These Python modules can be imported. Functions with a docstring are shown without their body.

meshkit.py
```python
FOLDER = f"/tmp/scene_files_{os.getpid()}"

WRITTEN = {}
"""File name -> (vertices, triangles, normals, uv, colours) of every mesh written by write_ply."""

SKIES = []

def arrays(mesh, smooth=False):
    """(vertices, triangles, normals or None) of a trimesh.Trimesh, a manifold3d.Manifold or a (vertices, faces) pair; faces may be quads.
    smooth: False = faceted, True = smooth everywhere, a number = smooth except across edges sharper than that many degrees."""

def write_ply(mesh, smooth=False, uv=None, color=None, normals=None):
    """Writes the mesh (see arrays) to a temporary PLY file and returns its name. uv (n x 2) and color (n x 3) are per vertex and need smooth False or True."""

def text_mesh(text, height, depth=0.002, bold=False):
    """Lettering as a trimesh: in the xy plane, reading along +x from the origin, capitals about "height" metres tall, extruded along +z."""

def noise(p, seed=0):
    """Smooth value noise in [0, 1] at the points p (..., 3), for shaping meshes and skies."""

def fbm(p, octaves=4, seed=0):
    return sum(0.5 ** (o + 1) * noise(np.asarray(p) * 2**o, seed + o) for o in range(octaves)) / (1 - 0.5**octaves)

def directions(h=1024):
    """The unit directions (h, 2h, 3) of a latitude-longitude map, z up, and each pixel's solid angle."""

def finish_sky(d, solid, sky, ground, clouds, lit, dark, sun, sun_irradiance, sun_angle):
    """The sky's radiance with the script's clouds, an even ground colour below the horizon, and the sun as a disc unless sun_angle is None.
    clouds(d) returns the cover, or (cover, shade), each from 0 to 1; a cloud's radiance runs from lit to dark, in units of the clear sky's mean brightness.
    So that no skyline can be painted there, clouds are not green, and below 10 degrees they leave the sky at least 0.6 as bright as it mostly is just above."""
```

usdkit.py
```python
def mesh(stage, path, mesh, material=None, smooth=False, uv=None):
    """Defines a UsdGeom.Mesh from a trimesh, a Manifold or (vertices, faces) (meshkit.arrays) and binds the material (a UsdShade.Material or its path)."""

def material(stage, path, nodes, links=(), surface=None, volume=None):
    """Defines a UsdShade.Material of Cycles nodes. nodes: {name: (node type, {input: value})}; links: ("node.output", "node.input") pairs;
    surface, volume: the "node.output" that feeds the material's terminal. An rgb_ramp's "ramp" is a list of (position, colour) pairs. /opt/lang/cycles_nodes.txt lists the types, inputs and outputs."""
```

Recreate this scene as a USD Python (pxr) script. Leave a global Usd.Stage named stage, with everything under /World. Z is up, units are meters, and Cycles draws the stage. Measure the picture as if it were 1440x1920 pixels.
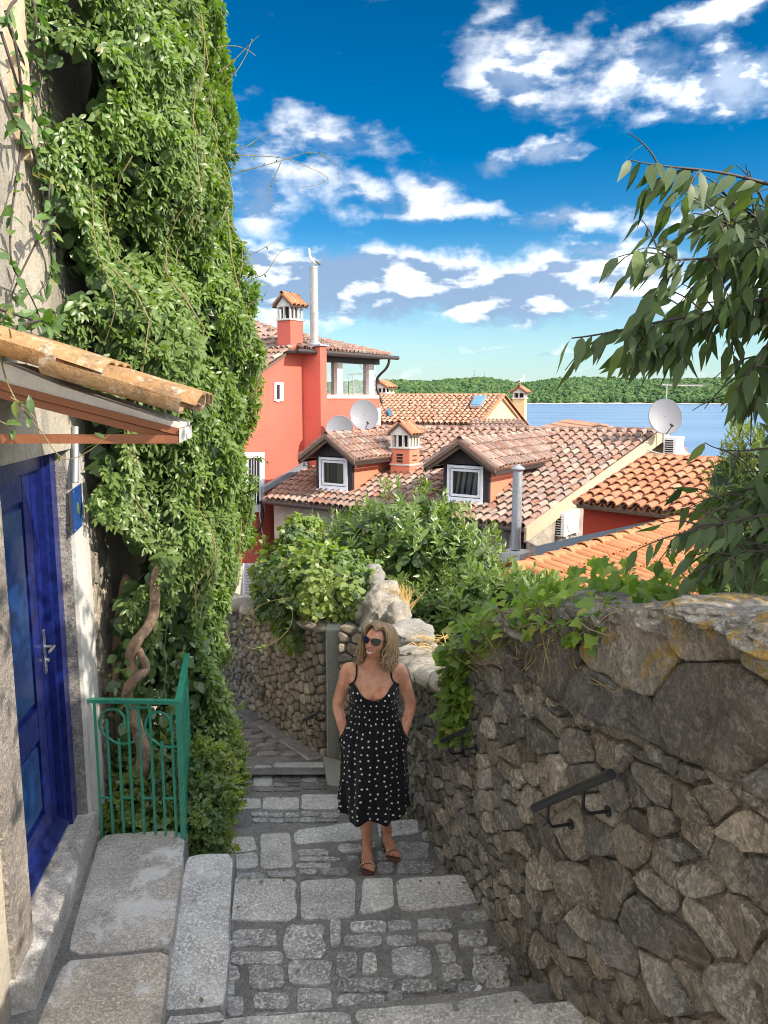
import math, numpy as np, trimesh, usdkit, meshkit, manifold3d as m3
from pxr import Usd, UsdGeom, UsdLux, UsdShade, Gf, Sdf, Vt
import shapely
from shapely.geometry import Polygon, MultiPoint, Point
from shapely.ops import voronoi_diagram

stage = Usd.Stage.CreateInMemory()
UsdGeom.SetStageUpAxis(stage, 'Z')
UsdGeom.Xform.Define(stage, '/World')
UsdGeom.Scope.Define(stage, '/World/Looks')

# ------------------------------------------------------------------ camera, sun, sky, exposure
HORIZON = 742.
TH = math.atan((960 - HORIZON) / 1440.)
cT, sT = math.cos(TH), math.sin(TH)
EYE = np.array([0, 0, 3.1])
cam = UsdGeom.Camera.Define(stage, '/World/camera')
cam.CreateHorizontalApertureAttr(36.0)
cam.CreateFocalLengthAttr(36.0)
cam.CreateClippingRangeAttr(Gf.Vec2f(0.05, 20000))
cam.CreateExposureAttr(EXPOSURE := 1.95)
cam.AddTranslateOp().Set(Gf.Vec3d(*EYE))
cam.AddRotateXOp().Set(90 - math.degrees(TH))

SUN_EL = math.radians(33)
SUN_H = np.array([0.88, -0.475])
SUN = np.array([SUN_H[0] * math.cos(SUN_EL), SUN_H[1] * math.cos(SUN_EL), math.sin(SUN_EL)])
sun = UsdLux.DistantLight.Define(stage, '/World/sun_light')
sun.CreateIntensityAttr(0.54)
sun.CreateAngleAttr(0.5)
sun.CreateNormalizeAttr(True)
sun.CreateColorAttr(Gf.Vec3f(1.0, 0.90, 0.76))
_x = np.cross([0, 0, 1], SUN); _x /= np.linalg.norm(_x); _y = np.cross(SUN, _x)
sun.AddTransformOp().Set(Gf.Matrix4d(*_x, 0, *_y, 0, *SUN, 0, 0, 0, 20, 1))


class G:
    """A small writer of Cycles node graphs."""
    def __init__(s): s.n, s.l = {}, []
    def add(s, kind, out, **inp):
        name = 'n%d' % len(s.n)
        vals = {}
        for k, v in inp.items():
            if isinstance(v, str) and '.' in v: s.l.append((v, name + '.' + k))
            else: vals[k] = v
        s.n[name] = (kind, vals)
        return name + '.' + out
    def pos(s): return s.add('geometry', 'position')
    def math(s, op, a, b=0.0, c=0.0, clamp=False): return s.add('math', 'value', math_type=op, value1=a, value2=b, value3=c, use_clamp=clamp)
    def vmath(s, op, a, b=(0, 0, 0), out='vector', **k): return s.add('vector_math', out, math_type=op, vector1=a, vector2=b, **k)
    def noise(s, vec, scale, detail=4, rough=0.55, dist=0.0, out='fac'): return s.add('noise_texture', out, vector=vec, scale=scale, detail=detail, roughness=rough, distortion=dist)
    def voro(s, vec, scale, feature='f1', out='distance', rnd=1.0, dims='3D'): return s.add('voronoi_texture', out, vector=vec, scale=scale, feature=feature, randomness=rnd, dimensions=dims)
    def ramp(s, fac, stops): return s.add('rgb_ramp', 'color', fac=fac, ramp=stops)
    def mix(s, fac, a, b, kind='mix'): return s.add('mix_color', 'result', blend_type=kind, fac=fac, a=a, b=b)
    def rng(s, v, a, b, c=0.0, d=1.0, kind='linear'): return s.add('map_range', 'result', range_type=kind, value=v, from_min=a, from_max=b, to_min=c, to_max=d, clamp=True)
    def scale(s, vec, sc): return s.vmath('multiply', vec, sc)
    def rnd(s):
        return s.math('fraction', s.math('add', s.add('geometry', 'random_per_island'), s.add('object_info', 'random')))
    def bump(s, h, dist=0.01, strength=1.0): return s.add('bump', 'normal', height=h, distance=dist, strength=strength)
    def gray(s, v): return s.add('combine_color', 'color', r=v, g=v, b=v)
    def done(s, name, surface, volume=None):
        return usdkit.material(stage, '/World/Looks/' + name, s.n, s.l, surface=surface, volume=volume)


# the sky: physical single scattering sky with cumulus mixed in
def sky_material():
    g = G()
    base = g.add('sky_texture', 'color', sky_type='single_scattering', sun_disc=False, sun_elevation=SUN_EL, sun_rotation=math.atan2(SUN_H[0], SUN_H[1]), altitude=0.0, air_density=1.0, aerosol_density=0.35, ozone_density=3.0)
    base = g.add('hsv', 'color', color=base, saturation=1.55, value=0.27, hue=0.5, fac=1.0)
    d = g.vmath('normalize', g.add('texture_coordinate', 'generated'))
    x, y, z = (g.add('separate_xyz', k, vector=d) for k in 'xyz')
    base = g.mix(1.0, base, g.gray(g.rng(z, 0.10, 0.50, 1.05, 0.66)), 'multiply')
    warp = g.vmath('scale', g.vmath('subtract', g.noise(d, 9.0, 5, 0.6, out='color'), (0.5, 0.5, 0.5)), scale=0.11)
    az = g.math('arctan2', x, y)
    el = g.math('arcsine', z)
    q = g.vmath('add', g.add('combine_xyz', 'vector', x=az, y=el, z=0.0), warp)
    blobs = [  # px, py, half width, half height, weight : cumulus seen in the photograph
        (815, 540, 370, 56, 1.9), (600, 525, 210, 52, 1.5), (1060, 518, 200, 42, 1.6), (800, 360, 60, 52, 1.0), (690, 375, 75, 30, .75),
        (870, 395, 100, 16, .7), (1040, 275, 60, 24, .9), (925, 312, 46, 30, .9), (960, 130, 100, 65, .85), (1080, 400, 110, 22, .75),
        (1195, 120, 85, 40, .72), (1370, 165, 85, 45, .95), (1350, 40, 80, 34, .75), (1120, 175, 60, 30, .6), (570, 270, 160, 42, .75), (500, 390, 70, 75, .8),
        (1120, 460, 130, 22, .8), (1260, 420, 120, 26, .7), (870, 600, 260, 14, .75), (1320, 560, 170, 30, .7), (560, 350, 130, 26, .6),
        (1100, 190, 60, 40, .5), (1260, 210, 60, 24, .5), (900, 30, 140, 30, .35), (1000, 660, 330, 8, .5), (1150, 700, 300, 10, .4), (800, 690, 240, 8, .35)]
    cov = top = None
    for px, py, hw, hh, w in blobs:
        r = ray(px, py); r = r / np.linalg.norm(r)
        a0, e0 = math.atan2(r[0], r[1]), math.asin(r[2])
        t = g.vmath('multiply', g.vmath('subtract', q, (a0, e0, 0)), (1440. / hw, 1440. / hh, 0.0))
        ln = g.vmath('length', t, out='value')
        c = g.rng(ln, 1.5, 0.1, 0.0, w * 1.1)
        ty = g.add('separate_xyz', 'y', vector=t)
        u_ = g.math('multiply', c, g.rng(ty, -.9, .8))
        top = u_ if top is None else g.math('maximum', top, u_)
        cov = c if cov is None else g.math('maximum', cov, c)
    # the rest of the sky carries scattered cloud of the same kind
    side = g.math('maximum', g.rng(y, 0.80, 0.62, 0.0, 1.0), g.rng(z, 0.43, 0.54))
    p = g.vmath('multiply', d, (2.2, 2.2, 6.0))
    other = g.rng(g.noise(p, 1.6, 3, 0.5), 0.34, 0.54, 0.0, 0.95)
    other = g.math('multiply', other, 1.0)
    rel = g.math('divide', top, g.math('add', cov, 0.01))
    rel = g.mix(side, g.gray(rel), (.55, .55, .55))
    rel = g.add('separate_color', 'r', color=rel)
    cov = g.math('maximum', cov, g.math('multiply', other, side))
    st = g.vmath('multiply', d, (1.0, 1.0, 2.4))
    det = g.noise(st, 12.0, 7, 0.55)
    up = g.vmath('add', st, tuple(np.array([0.35 * SUN[0], 0.35 * SUN[1], 1.0]) * 0.035))
    det2 = g.noise(up, 13.0, 4, 0.5)
    dens = g.math('add', g.math('multiply', cov, 0.92), g.math('multiply', g.math('subtract', det, 0.5), 1.65))
    cover = g.rng(dens, 0.16, 0.95, 0.0, 1.0, 'smoothstep')
    low = g.math('multiply', g.math('subtract', .60, rel), 0.75)
    litf = g.rng(g.math('subtract', g.math('add', g.math('multiply', g.math('add', g.math('subtract', det, det2), g.math('multiply', g.math('subtract', det, 0.5), 0.28)), 6.0), g.math('subtract', 0.62, g.math('multiply', g.rng(dens, 0.5, 1.1), 0.22))), low), 0.12, 0.9)
    cs = g.vmath('dot_product', d, tuple(map(float, SUN)), out='value')      # cloud is brighter towards the sun
    ph = g.rng(cs, -0.25, 0.75, 0.0, 1.0, 'smoothstep')
    hi = g.mix(ph, (2.25, 2.3, 2.4), (8.6, 8.5, 8.3))
    lo_ = g.mix(ph, (.58, .82, 1.25), (2.6, 2.9, 3.3))
    cl = g.mix(litf, lo_, hi)
    col = g.mix(g.math('multiply', cover, 0.93), base, cl)
    haze = g.rng(z, 0.20, -0.005, 0.0, 0.60)
    col = g.mix(g.math('multiply', haze, g.math('subtract', 1.0, g.math('multiply', cover, 0.7))), col, (.92, 1.55, 1.78))
    bg = g.add('background_shader', 'background', color=col, strength=0.15)
    return g.done('sky_air', bg)


def ray(px, py):
    X, D = px - 720., 960. - py
    return np.array([X, 1440 * cT + D * sT, D * cT - 1440 * sT])
def P(px, py, d): r = ray(px, py); return EYE + r * d / r[1]
def PZ(px, py, z): r = ray(px, py); return EYE + r * (z - EYE[2]) / r[2]
def PP(px, py, o, n): r = ray(px, py); return EYE + r * (np.dot(np.asarray(o) - EYE, n) / np.dot(r, n))
def proj(p):
    q = np.asarray(p, float) - EYE
    d = q @ np.array([0, cT, -sT]); return np.stack([720 + 1440 * q[..., 0] / d, 960 - 1440 * (q @ np.array([0, sT, cT])) / d, d], -1)

dome = UsdLux.DomeLight.Define(stage, '/World/sky')
dome.CreateIntensityAttr(1.0)
UsdShade.MaterialBindingAPI.Apply(dome.GetPrim()).Bind(sky_material())
dome.GetPrim().SetCustomDataByKey('kind', 'structure')

# ------------------------------------------------------------------ prim helpers
_used, LOC = {}, {}
def free(parent, name):
    k = (parent, name)
    n = _used.get(k, 0); _used[k] = n + 1
    return f'{parent}/{name}' + (f'_{n:03d}' if n else '')
def norm(v): v = np.asarray(v, float); return v / np.linalg.norm(v, axis=-1, keepdims=True)
def tag(prim, label=None, cat=None, group=None, kind=None):
    for k, v in (('label', label), ('category', cat), ('group', group), ('kind', kind)):
        if v: prim.SetCustomDataByKey(k, v)
    return prim
def thing(name, label, cat, loc=(0, 0, 0), group=None, kind=None):
    path = free('/World', name)
    x = UsdGeom.Xform.Define(stage, path); x.AddTranslateOp().Set(Gf.Vec3d(*map(float, loc)))
    LOC[path] = np.asarray(loc, float)
    tag(x.GetPrim(), label, cat, group, kind)
    return path
def struct(name, label=None):
    path = free('/World', name)
    UsdGeom.Xform.Define(stage, path); LOC[path] = np.zeros(3)
    tag(stage.GetPrimAtPath(path), label, None, None, 'structure')
    return path
def group_part(name, parent, label=None):
    path = free(parent, name)
    UsdGeom.Xform.Define(stage, path); LOC[path] = LOC[parent]
    if label: tag(stage.GetPrimAtPath(path), label)
    return path
def arr(mesh):
    if isinstance(mesh, list):
        return cat(mesh)
    v, f, _ = meshkit.arrays(mesh); return v, f
def cat(ms):
    vs, fs, n = [], [], 0
    for m in ms:
        v, f = arr(m)
        vs.append(v); fs.append(np.asarray(f) + n); n += len(v)
    return np.vstack(vs), np.vstack(fs)
def obj(name, mesh, mat, parent='/World', smooth=False, label=None, cat=None, group=None, kind=None, uv=None):
    v, f = arr(mesh)
    path = free(parent, name)
    off = LOC.get(parent, np.zeros(3))
    LOC[path] = off
    v = v - off
    n = None
    if smooth is True:
        n = np.zeros_like(v); fn = np.cross(v[f[:, 1]] - v[f[:, 0]], v[f[:, 2]] - v[f[:, 0]])
        for k in range(3): np.add.at(n, f[:, k], fn)
        l = np.linalg.norm(n, axis=1, keepdims=True); n = np.where(l > 0, n / np.maximum(l, 1e-30), [0, 0, 1.])
    elif smooth:
        v, f, n = meshkit.arrays((v, f), smooth)
    m = UsdGeom.Mesh.Define(stage, path)
    m.CreatePointsAttr(Vt.Vec3fArray.FromNumpy(np.ascontiguousarray(v, np.float32)))
    m.CreateFaceVertexCountsAttr(Vt.IntArray.FromNumpy(np.full(len(f), 3, np.int32)))
    m.CreateFaceVertexIndicesAttr(Vt.IntArray.FromNumpy(np.ascontiguousarray(f, np.int32).ravel()))
    m.CreateSubdivisionSchemeAttr('none')
    if n is not None:
        m.CreateNormalsAttr(Vt.Vec3fArray.FromNumpy(np.ascontiguousarray(n, np.float32))); m.SetNormalsInterpolation('vertex')
    if uv is not None:
        UsdGeom.PrimvarsAPI(m).CreatePrimvar('st', Sdf.ValueTypeNames.TexCoord2fArray, 'vertex').Set(Vt.Vec2fArray.FromNumpy(np.asarray(uv, np.float32)))
    UsdShade.MaterialBindingAPI.Apply(m.GetPrim()).Bind(M[mat])
    tag(m.GetPrim(), label, cat, group, kind)
    return path

# ------------------------------------------------------------------ shapes
def hexa(p):
    """a solid of 8 corners: bottom ring 0-3, top ring 4-7 (same winding)"""
    p = np.asarray(p, float)
    q = [[3, 2, 1, 0], [4, 5, 6, 7], [0, 1, 5, 4], [1, 2, 6, 5], [2, 3, 7, 6], [3, 0, 4, 7]]
    f = np.array([[a, b, c] for a, b, c, d in q] + [[a, c, d] for a, b, c, d in q])
    v = p[f].reshape(-1, 3); return v, np.arange(len(v)).reshape(-1, 3)
def box(c, X, Y, Z):
    """centre and three half vectors"""
    c, X, Y, Z = (np.asarray(a, float) for a in (c, X, Y, Z))
    return hexa([c - X - Y - Z, c + X - Y - Z, c + X + Y - Z, c - X + Y - Z, c - X - Y + Z, c + X - Y + Z, c + X + Y + Z, c - X + Y + Z])
def abox(x0, x1, y0, y1, z0, z1):
    return box([(x0 + x1) / 2, (y0 + y1) / 2, (z0 + z1) / 2], [(x1 - x0) / 2, 0, 0], [0, (y1 - y0) / 2, 0], [0, 0, (z1 - z0) / 2])
def beam(a, b, w, h, up=(0, 0, 1)):
    a, b = np.asarray(a, float), np.asarray(b, float)
    d = b - a; s = norm(np.cross(d, up)); u = norm(np.cross(s, d))
    return box((a + b) / 2, d / 2, s * w / 2, u * h / 2)
def bevel_box(c, X, Y, Z, r=0.01):
    """box with chamfered edges"""
    c, X, Y, Z = (np.asarray(a, float) for a in (c, X, Y, Z))
    pts = []
    lx, ly, lz = (np.linalg.norm(a) for a in (X, Y, Z))
    for i in (-1, 1):
        for j in (-1, 1):
            for k in (-1, 1):
                for t in range(3):
                    q = [1 - r / lx, 1 - r / ly, 1 - r / lz]; q[t] = 1
                    pts.append(c + X * i * q[0] + Y * j * q[1] + Z * k * q[2])
    h = trimesh.Trimesh(pts).convex_hull
    return np.array(h.vertices)[h.faces].reshape(-1, 3), np.arange(len(h.faces) * 3).reshape(-1, 3)
def tube(pts, radii, n=8, cap=True):
    pts = np.asarray(pts, float); m = len(pts)
    radii = np.broadcast_to(np.asarray(radii, float), (m,))
    t = np.gradient(pts, axis=0); t = norm(t)
    ref = np.array([0, 0, 1.]) if abs(t[0, 2]) < .9 else np.array([1., 0, 0])
    u = norm(np.cross(t[0], ref)); V = []
    a = np.arange(n) / n * 2 * np.pi
    for i in range(m):
        u = norm(u - t[i] * (u @ t[i])); w = np.cross(t[i], u)
        V.append(pts[i] + radii[i] * (np.cos(a)[:, None] * u + np.sin(a)[:, None] * w))
    V = np.vstack(V); F = []
    for i in range(m - 1):
        for j in range(n):
            k = (j + 1) % n
            F += [[i * n + j, i * n + k, (i + 1) * n + k], [i * n + j, (i + 1) * n + k, (i + 1) * n + j]]
    if cap:
        V = np.vstack([V, pts[0], pts[-1]])
        for j in range(n):
            k = (j + 1) % n
            F += [[m * n, k, j], [m * n + 1, (m - 1) * n + j, (m - 1) * n + k]]
    return V, np.array(F)
def spline(pts, n):
    from scipy.interpolate import CubicSpline
    pts = np.asarray(pts, float); t = np.r_[0, np.cumsum(np.linalg.norm(np.diff(pts[:, :3], axis=0), axis=1))]
    return CubicSpline(t, pts)(np.linspace(0, t[-1], n))
def prism(poly3, vec):
    """planar polygon (any shape, 3D points) extruded by vec"""
    p = np.asarray(poly3, float); vec = np.asarray(vec, float)
    n = np.zeros(3)
    for i in range(len(p)): n += np.cross(p[i] - p[0], p[(i + 1) % len(p)] - p[0])
    n = norm(n); u = norm(p[1] - p[0]); w = np.cross(n, u)
    q = np.stack([(p - p[0]) @ u, (p - p[0]) @ w], 1)
    v2, f2 = trimesh.creation.triangulate_polygon(Polygon(q), engine='earcut')
    A = p[0] + v2[:, :1] * u + v2[:, 1:] * w
    if vec @ n > 0: f2 = f2[:, ::-1]
    V = [A[f2].reshape(-1, 3), (A + vec)[f2[:, ::-1]].reshape(-1, 3)]
    m = len(p)
    for i in range(m):
        a, b = p[i], p[(i + 1) % m]
        quad = [a, b, b + vec, a + vec]
        if vec @ n < 0: quad = quad[::-1]
        quad = np.array(quad); V.append(quad[[0, 2, 1, 0, 3, 2]] if False else quad[[0, 1, 2, 0, 2, 3]])
    V = np.vstack(V); return V, np.arange(len(V)).reshape(-1, 3)
def sheet(nu, nv, fn):
    """grid surface fn(u, v) for u, v in [0,1]"""
    u, v = np.meshgrid(np.linspace(0, 1, nu), np.linspace(0, 1, nv), indexing='ij')
    p = fn(u.ravel(), v.ravel()); F = []
    i = np.arange(nu * nv).reshape(nu, nv)
    a, b, c_, d = i[:-1, :-1].ravel(), i[1:, :-1].ravel(), i[1:, 1:].ravel(), i[:-1, 1:].ravel()
    return p, np.vstack([np.stack([a, b, c_], 1), np.stack([a, c_, d], 1)])
def resample(poly, n):
    p = np.vstack([poly, poly[:1]]); t = np.r_[0, np.cumsum(np.linalg.norm(np.diff(p, axis=0), axis=1))]
    s = np.linspace(0, t[-1], n, endpoint=False)
    return np.stack([np.interp(s, t, p[:, 0]), np.interp(s, t, p[:, 1])], 1)
def chaikin(p, k=1, q=.22):
    for _ in range(k):
        a, b = p, np.roll(p, -1, 0)
        p = np.stack([a * (1 - q) + b * q, a * q + b * (1 - q)], 1).reshape(-1, 2)
    return p
def stone(poly, O, U, V, N, back=.05, proud=.03, n=14, ks=(1, 1, .94, .78, .42), ws=(0, .25, .72, .95, 1.05), rough=.25, seed=0, q=.22, wob=.035, freq=9., tilt=.0):
    """one stone: outline in the (u, v) plane, rounded front along N"""
    rs = np.random.default_rng(seed)
    p = np.asarray(poly, float)
    ctr = p.mean(0)
    if Polygon(p).exterior.is_ccw is False: p = p[::-1]
    p = resample(chaikin(p, 2, q), n)
    size = math.sqrt(max(Polygon(p).area, 1e-6))
    p = p + (meshkit.noise(np.c_[p * 7 / size * .5, np.full(n, seed * 1.7)])[:, None] - .5) * wob * 2 * norm(p - ctr)* size
    V_, tl = [], rs.normal(0, tilt, 2) if tilt else np.zeros(2)
    for i, (k, w) in enumerate(zip(ks, ws)):
        r = ctr + (p - ctr) * k
        h = np.full(n, -back) if i == 0 else w * proud + ((meshkit.fbm(np.c_[r * freq, np.full(n, seed * 3.1)], 3) - .5) * rough * proud * 2 + (r - ctr) @ tl if i > 1 else 0)
        V_.append(np.c_[r, np.broadcast_to(h, n)])
    V_.append(np.array([[*ctr, ws[-1] * proud * 1.02]]))
    Q = np.vstack(V_); m = len(ks); F = []
    for i in range(m - 1):
        for j in range(n):
            k = (j + 1) % n
            F += [[i * n + j, i * n + k, (i + 1) * n + k], [i * n + j, (i + 1) * n + k, (i + 1) * n + j]]
    for j in range(n): F.append([(m - 1) * n + j, (m - 1) * n + (j + 1) % n, m * n])
    X = np.asarray(O) + Q[:, :1] * np.asarray(U) + Q[:, 1:2] * np.asarray(V) + Q[:, 2:] * np.asarray(N)
    F = np.array(F)
    if np.dot(np.cross(U, V), N) < 0: F = F[:, ::-1]
    return X, F
def rock(c, size, seed, sub=2, amp=.35):
    m = trimesh.creation.icosphere(sub); v = np.array(m.vertices)
    v = np.sign(v) * np.abs(v) ** .75
    d = meshkit.fbm(v * 1.3 + seed * 7.3, 3, seed)[:, None] - .5
    d2 = meshkit.noise(v * 5 + seed * 3.3, seed)[:, None] - .5
    v = v * (1 + amp * d * 1.6 + .14 * d2)
    return np.asarray(c) + v * np.asarray(size), np.array(m.faces)
def cells(region, spacing, ar, seed, gap, dens=None):
    """irregular courses: Voronoi cells stretched along u; spacing(u, v) is the local size"""
    rs = np.random.default_rng(seed)
    x0, y0, x1, y1 = region.bounds
    pts, tries = [], 0
    grid = []
    while tries < 6000:
        u, v = rs.uniform(x0, x1), rs.uniform(y0, y1); tries += 1
        r = spacing(u, v)
        if grid:
            g_ = np.array(grid)
            if np.min(((g_[:, 0] - u) / ar) ** 2 + (g_[:, 1] - v) ** 2) < r * r: continue
        grid.append((u, v))
    pts = np.array(grid)
    sp = pts / np.array([ar, 1.])
    vd = voronoi_diagram(MultiPoint(sp), envelope=shapely.affinity.scale(region, 1 / ar, 1, origin=(0, 0)).buffer(2))
    out = []
    for c in vd.geoms:
        c = shapely.affinity.scale(c, ar, 1, origin=(0, 0)).intersection(region)
        c = c.buffer(-gap, join_style=2)
        if c.is_empty: continue
        if c.geom_type != 'Polygon': c = max(c.geoms, key=lambda a: a.area)
        if c.area < 4e-4: continue
        out.append(np.array(c.exterior.coords)[:-1])
    return out

# leaves -------------------------------------------------------------------
def leaf_shape(w=.42, fold=.10, droop=.18, tip=0.0):
    """one leaf of length 1 along +y, face +z, folded along the midrib"""
    y = [0, .22, .5, .78, 1]; hw = [0, .72 * w / 2, w / 2, .62 * w / 2, 0]
    mid = [(0, t, -droop * t * t) for t in y]
    L = [(-h, t - .02, -droop * t * t + fold * h / w) for t, h in zip(y[1:4], hw[1:4])]
    R = [(h, t - .02, -droop * t * t + fold * h / w) for t, h in zip(y[1:4], hw[1:4])]
    v = np.array(mid + L + R)
    if tip: v[4, 1] += tip
    f = [[0, 1, 5], [1, 2, 6], [1, 6, 5], [2, 3, 7], [2, 7, 6], [3, 4, 7], [0, 8, 1], [1, 9, 2], [1, 8, 9], [2, 10, 3], [2, 9, 10], [3, 10, 4]]
    return v, np.array(f)[:, ::-1]
def leaf_simple(w=.42, fold=.10, droop=.18):
    y = [0, .32, .70, 1]; hw = [0, .96 * w / 2, .78 * w / 2, 0]
    mid = [(0, t, -droop * t * t) for t in y]
    L = [(-h, t - .02, -droop * t * t + fold * h / w) for t, h in zip(y[1:3], hw[1:3])]
    R = [(h, t - .02, -droop * t * t + fold * h / w) for t, h in zip(y[1:3], hw[1:3])]
    return np.array(mid + L + R), np.array([[0, 1, 4], [1, 2, 5], [1, 5, 4], [2, 3, 5], [0, 6, 1], [1, 7, 2], [1, 6, 7], [2, 7, 3]])[:, ::-1]
def lobed_shape():
    a = np.radians([-90, -50, -28, 5, 30, 62, 90, 118, 150, 175, 208, 230])
    r = np.array([.18, .52, .36, .62, .42, .52, .78, .52, .42, .62, .36, .52]) 
    v = np.c_[np.cos(a) * r, np.sin(a) * r + .3, -.25 * r * r]
    v = np.vstack([v, [0, .3, .04]])
    f = [[12, i, (i + 1) % 12] for i in range(12)]
    return v, np.array(f)
def place_leaves(shape, pos, fwd, nrm, size):
    v, f = shape
    fwd = norm(fwd); x = np.cross(fwd, nrm); x = norm(x + 1e-9); z = np.cross(x, fwd)
    B = np.stack([x, fwd, z], 2)                       # n x 3 x 3
    V = np.einsum('nij,kj->nki', B, v) * np.asarray(size)[:, None, None] + pos[:, None, :]
    return V, f
def join_leaves(V, f):
    n, k, _ = V.shape
    return V.reshape(-1, 3), (f[None] + (np.arange(n) * k)[:, None, None]).reshape(-1, 3)
def foliage(parent, V, f, mat, keep=300, name='leaf', stuff='foliage', score=None):
    """the leaves that show largest as parts, the rest as one part"""
    n = len(V)
    if score is None:
        ctr = V.mean(1); pr = proj(ctr)
        inside = (pr[:, 0] > 0) & (pr[:, 0] < 1440) & (pr[:, 1] > 0) & (pr[:, 1] < 1920) & (pr[:, 2] > .2)
        score = np.where(inside, -pr[:, 2], -99)
    o = np.argsort(-score)
    near, rest = o[:keep], o[keep:]
    for i in near: obj(name, (V[i], f), mat, parent, smooth=True)
    if len(rest): obj(stuff, join_leaves(V[rest], f), mat, parent, kind='stuff', smooth=True)
def visible_score(V, seed=0):
    """nearest leaves along each line of sight: prefers the outer skin of the plant as seen"""
    ctr = V.mean(1); pr = proj(ctr)
    inside = (pr[:, 0] > 5) & (pr[:, 0] < 1435) & (pr[:, 1] > 5) & (pr[:, 1] < 1915)
    cell = (pr[:, 0] // 18).astype(int) * 1000 + (pr[:, 1] // 18).astype(int)
    best = {}
    for i in np.argsort(pr[:, 2]):
        if inside[i] and cell[i] not in best: best[cell[i]] = i
    sc = np.where(inside, -pr[:, 2] - 50, -999.)
    front = np.array(list(best.values()), int)
    rs = np.random.default_rng(seed)
    sc[front] = -pr[front, 2] + rs.uniform(0, .6, len(front))
    return sc
def quad_pt(Q, u, v):
    a, b, c_, d = (np.asarray(q) for q in Q)           # eave left, eave right, ridge right, ridge left
    u, v = np.asarray(u)[..., None], np.asarray(v)[..., None]
    return a * (1 - u) * (1 - v) + b * u * (1 - v) + c_ * u * v + d * (1 - u) * v
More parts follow.
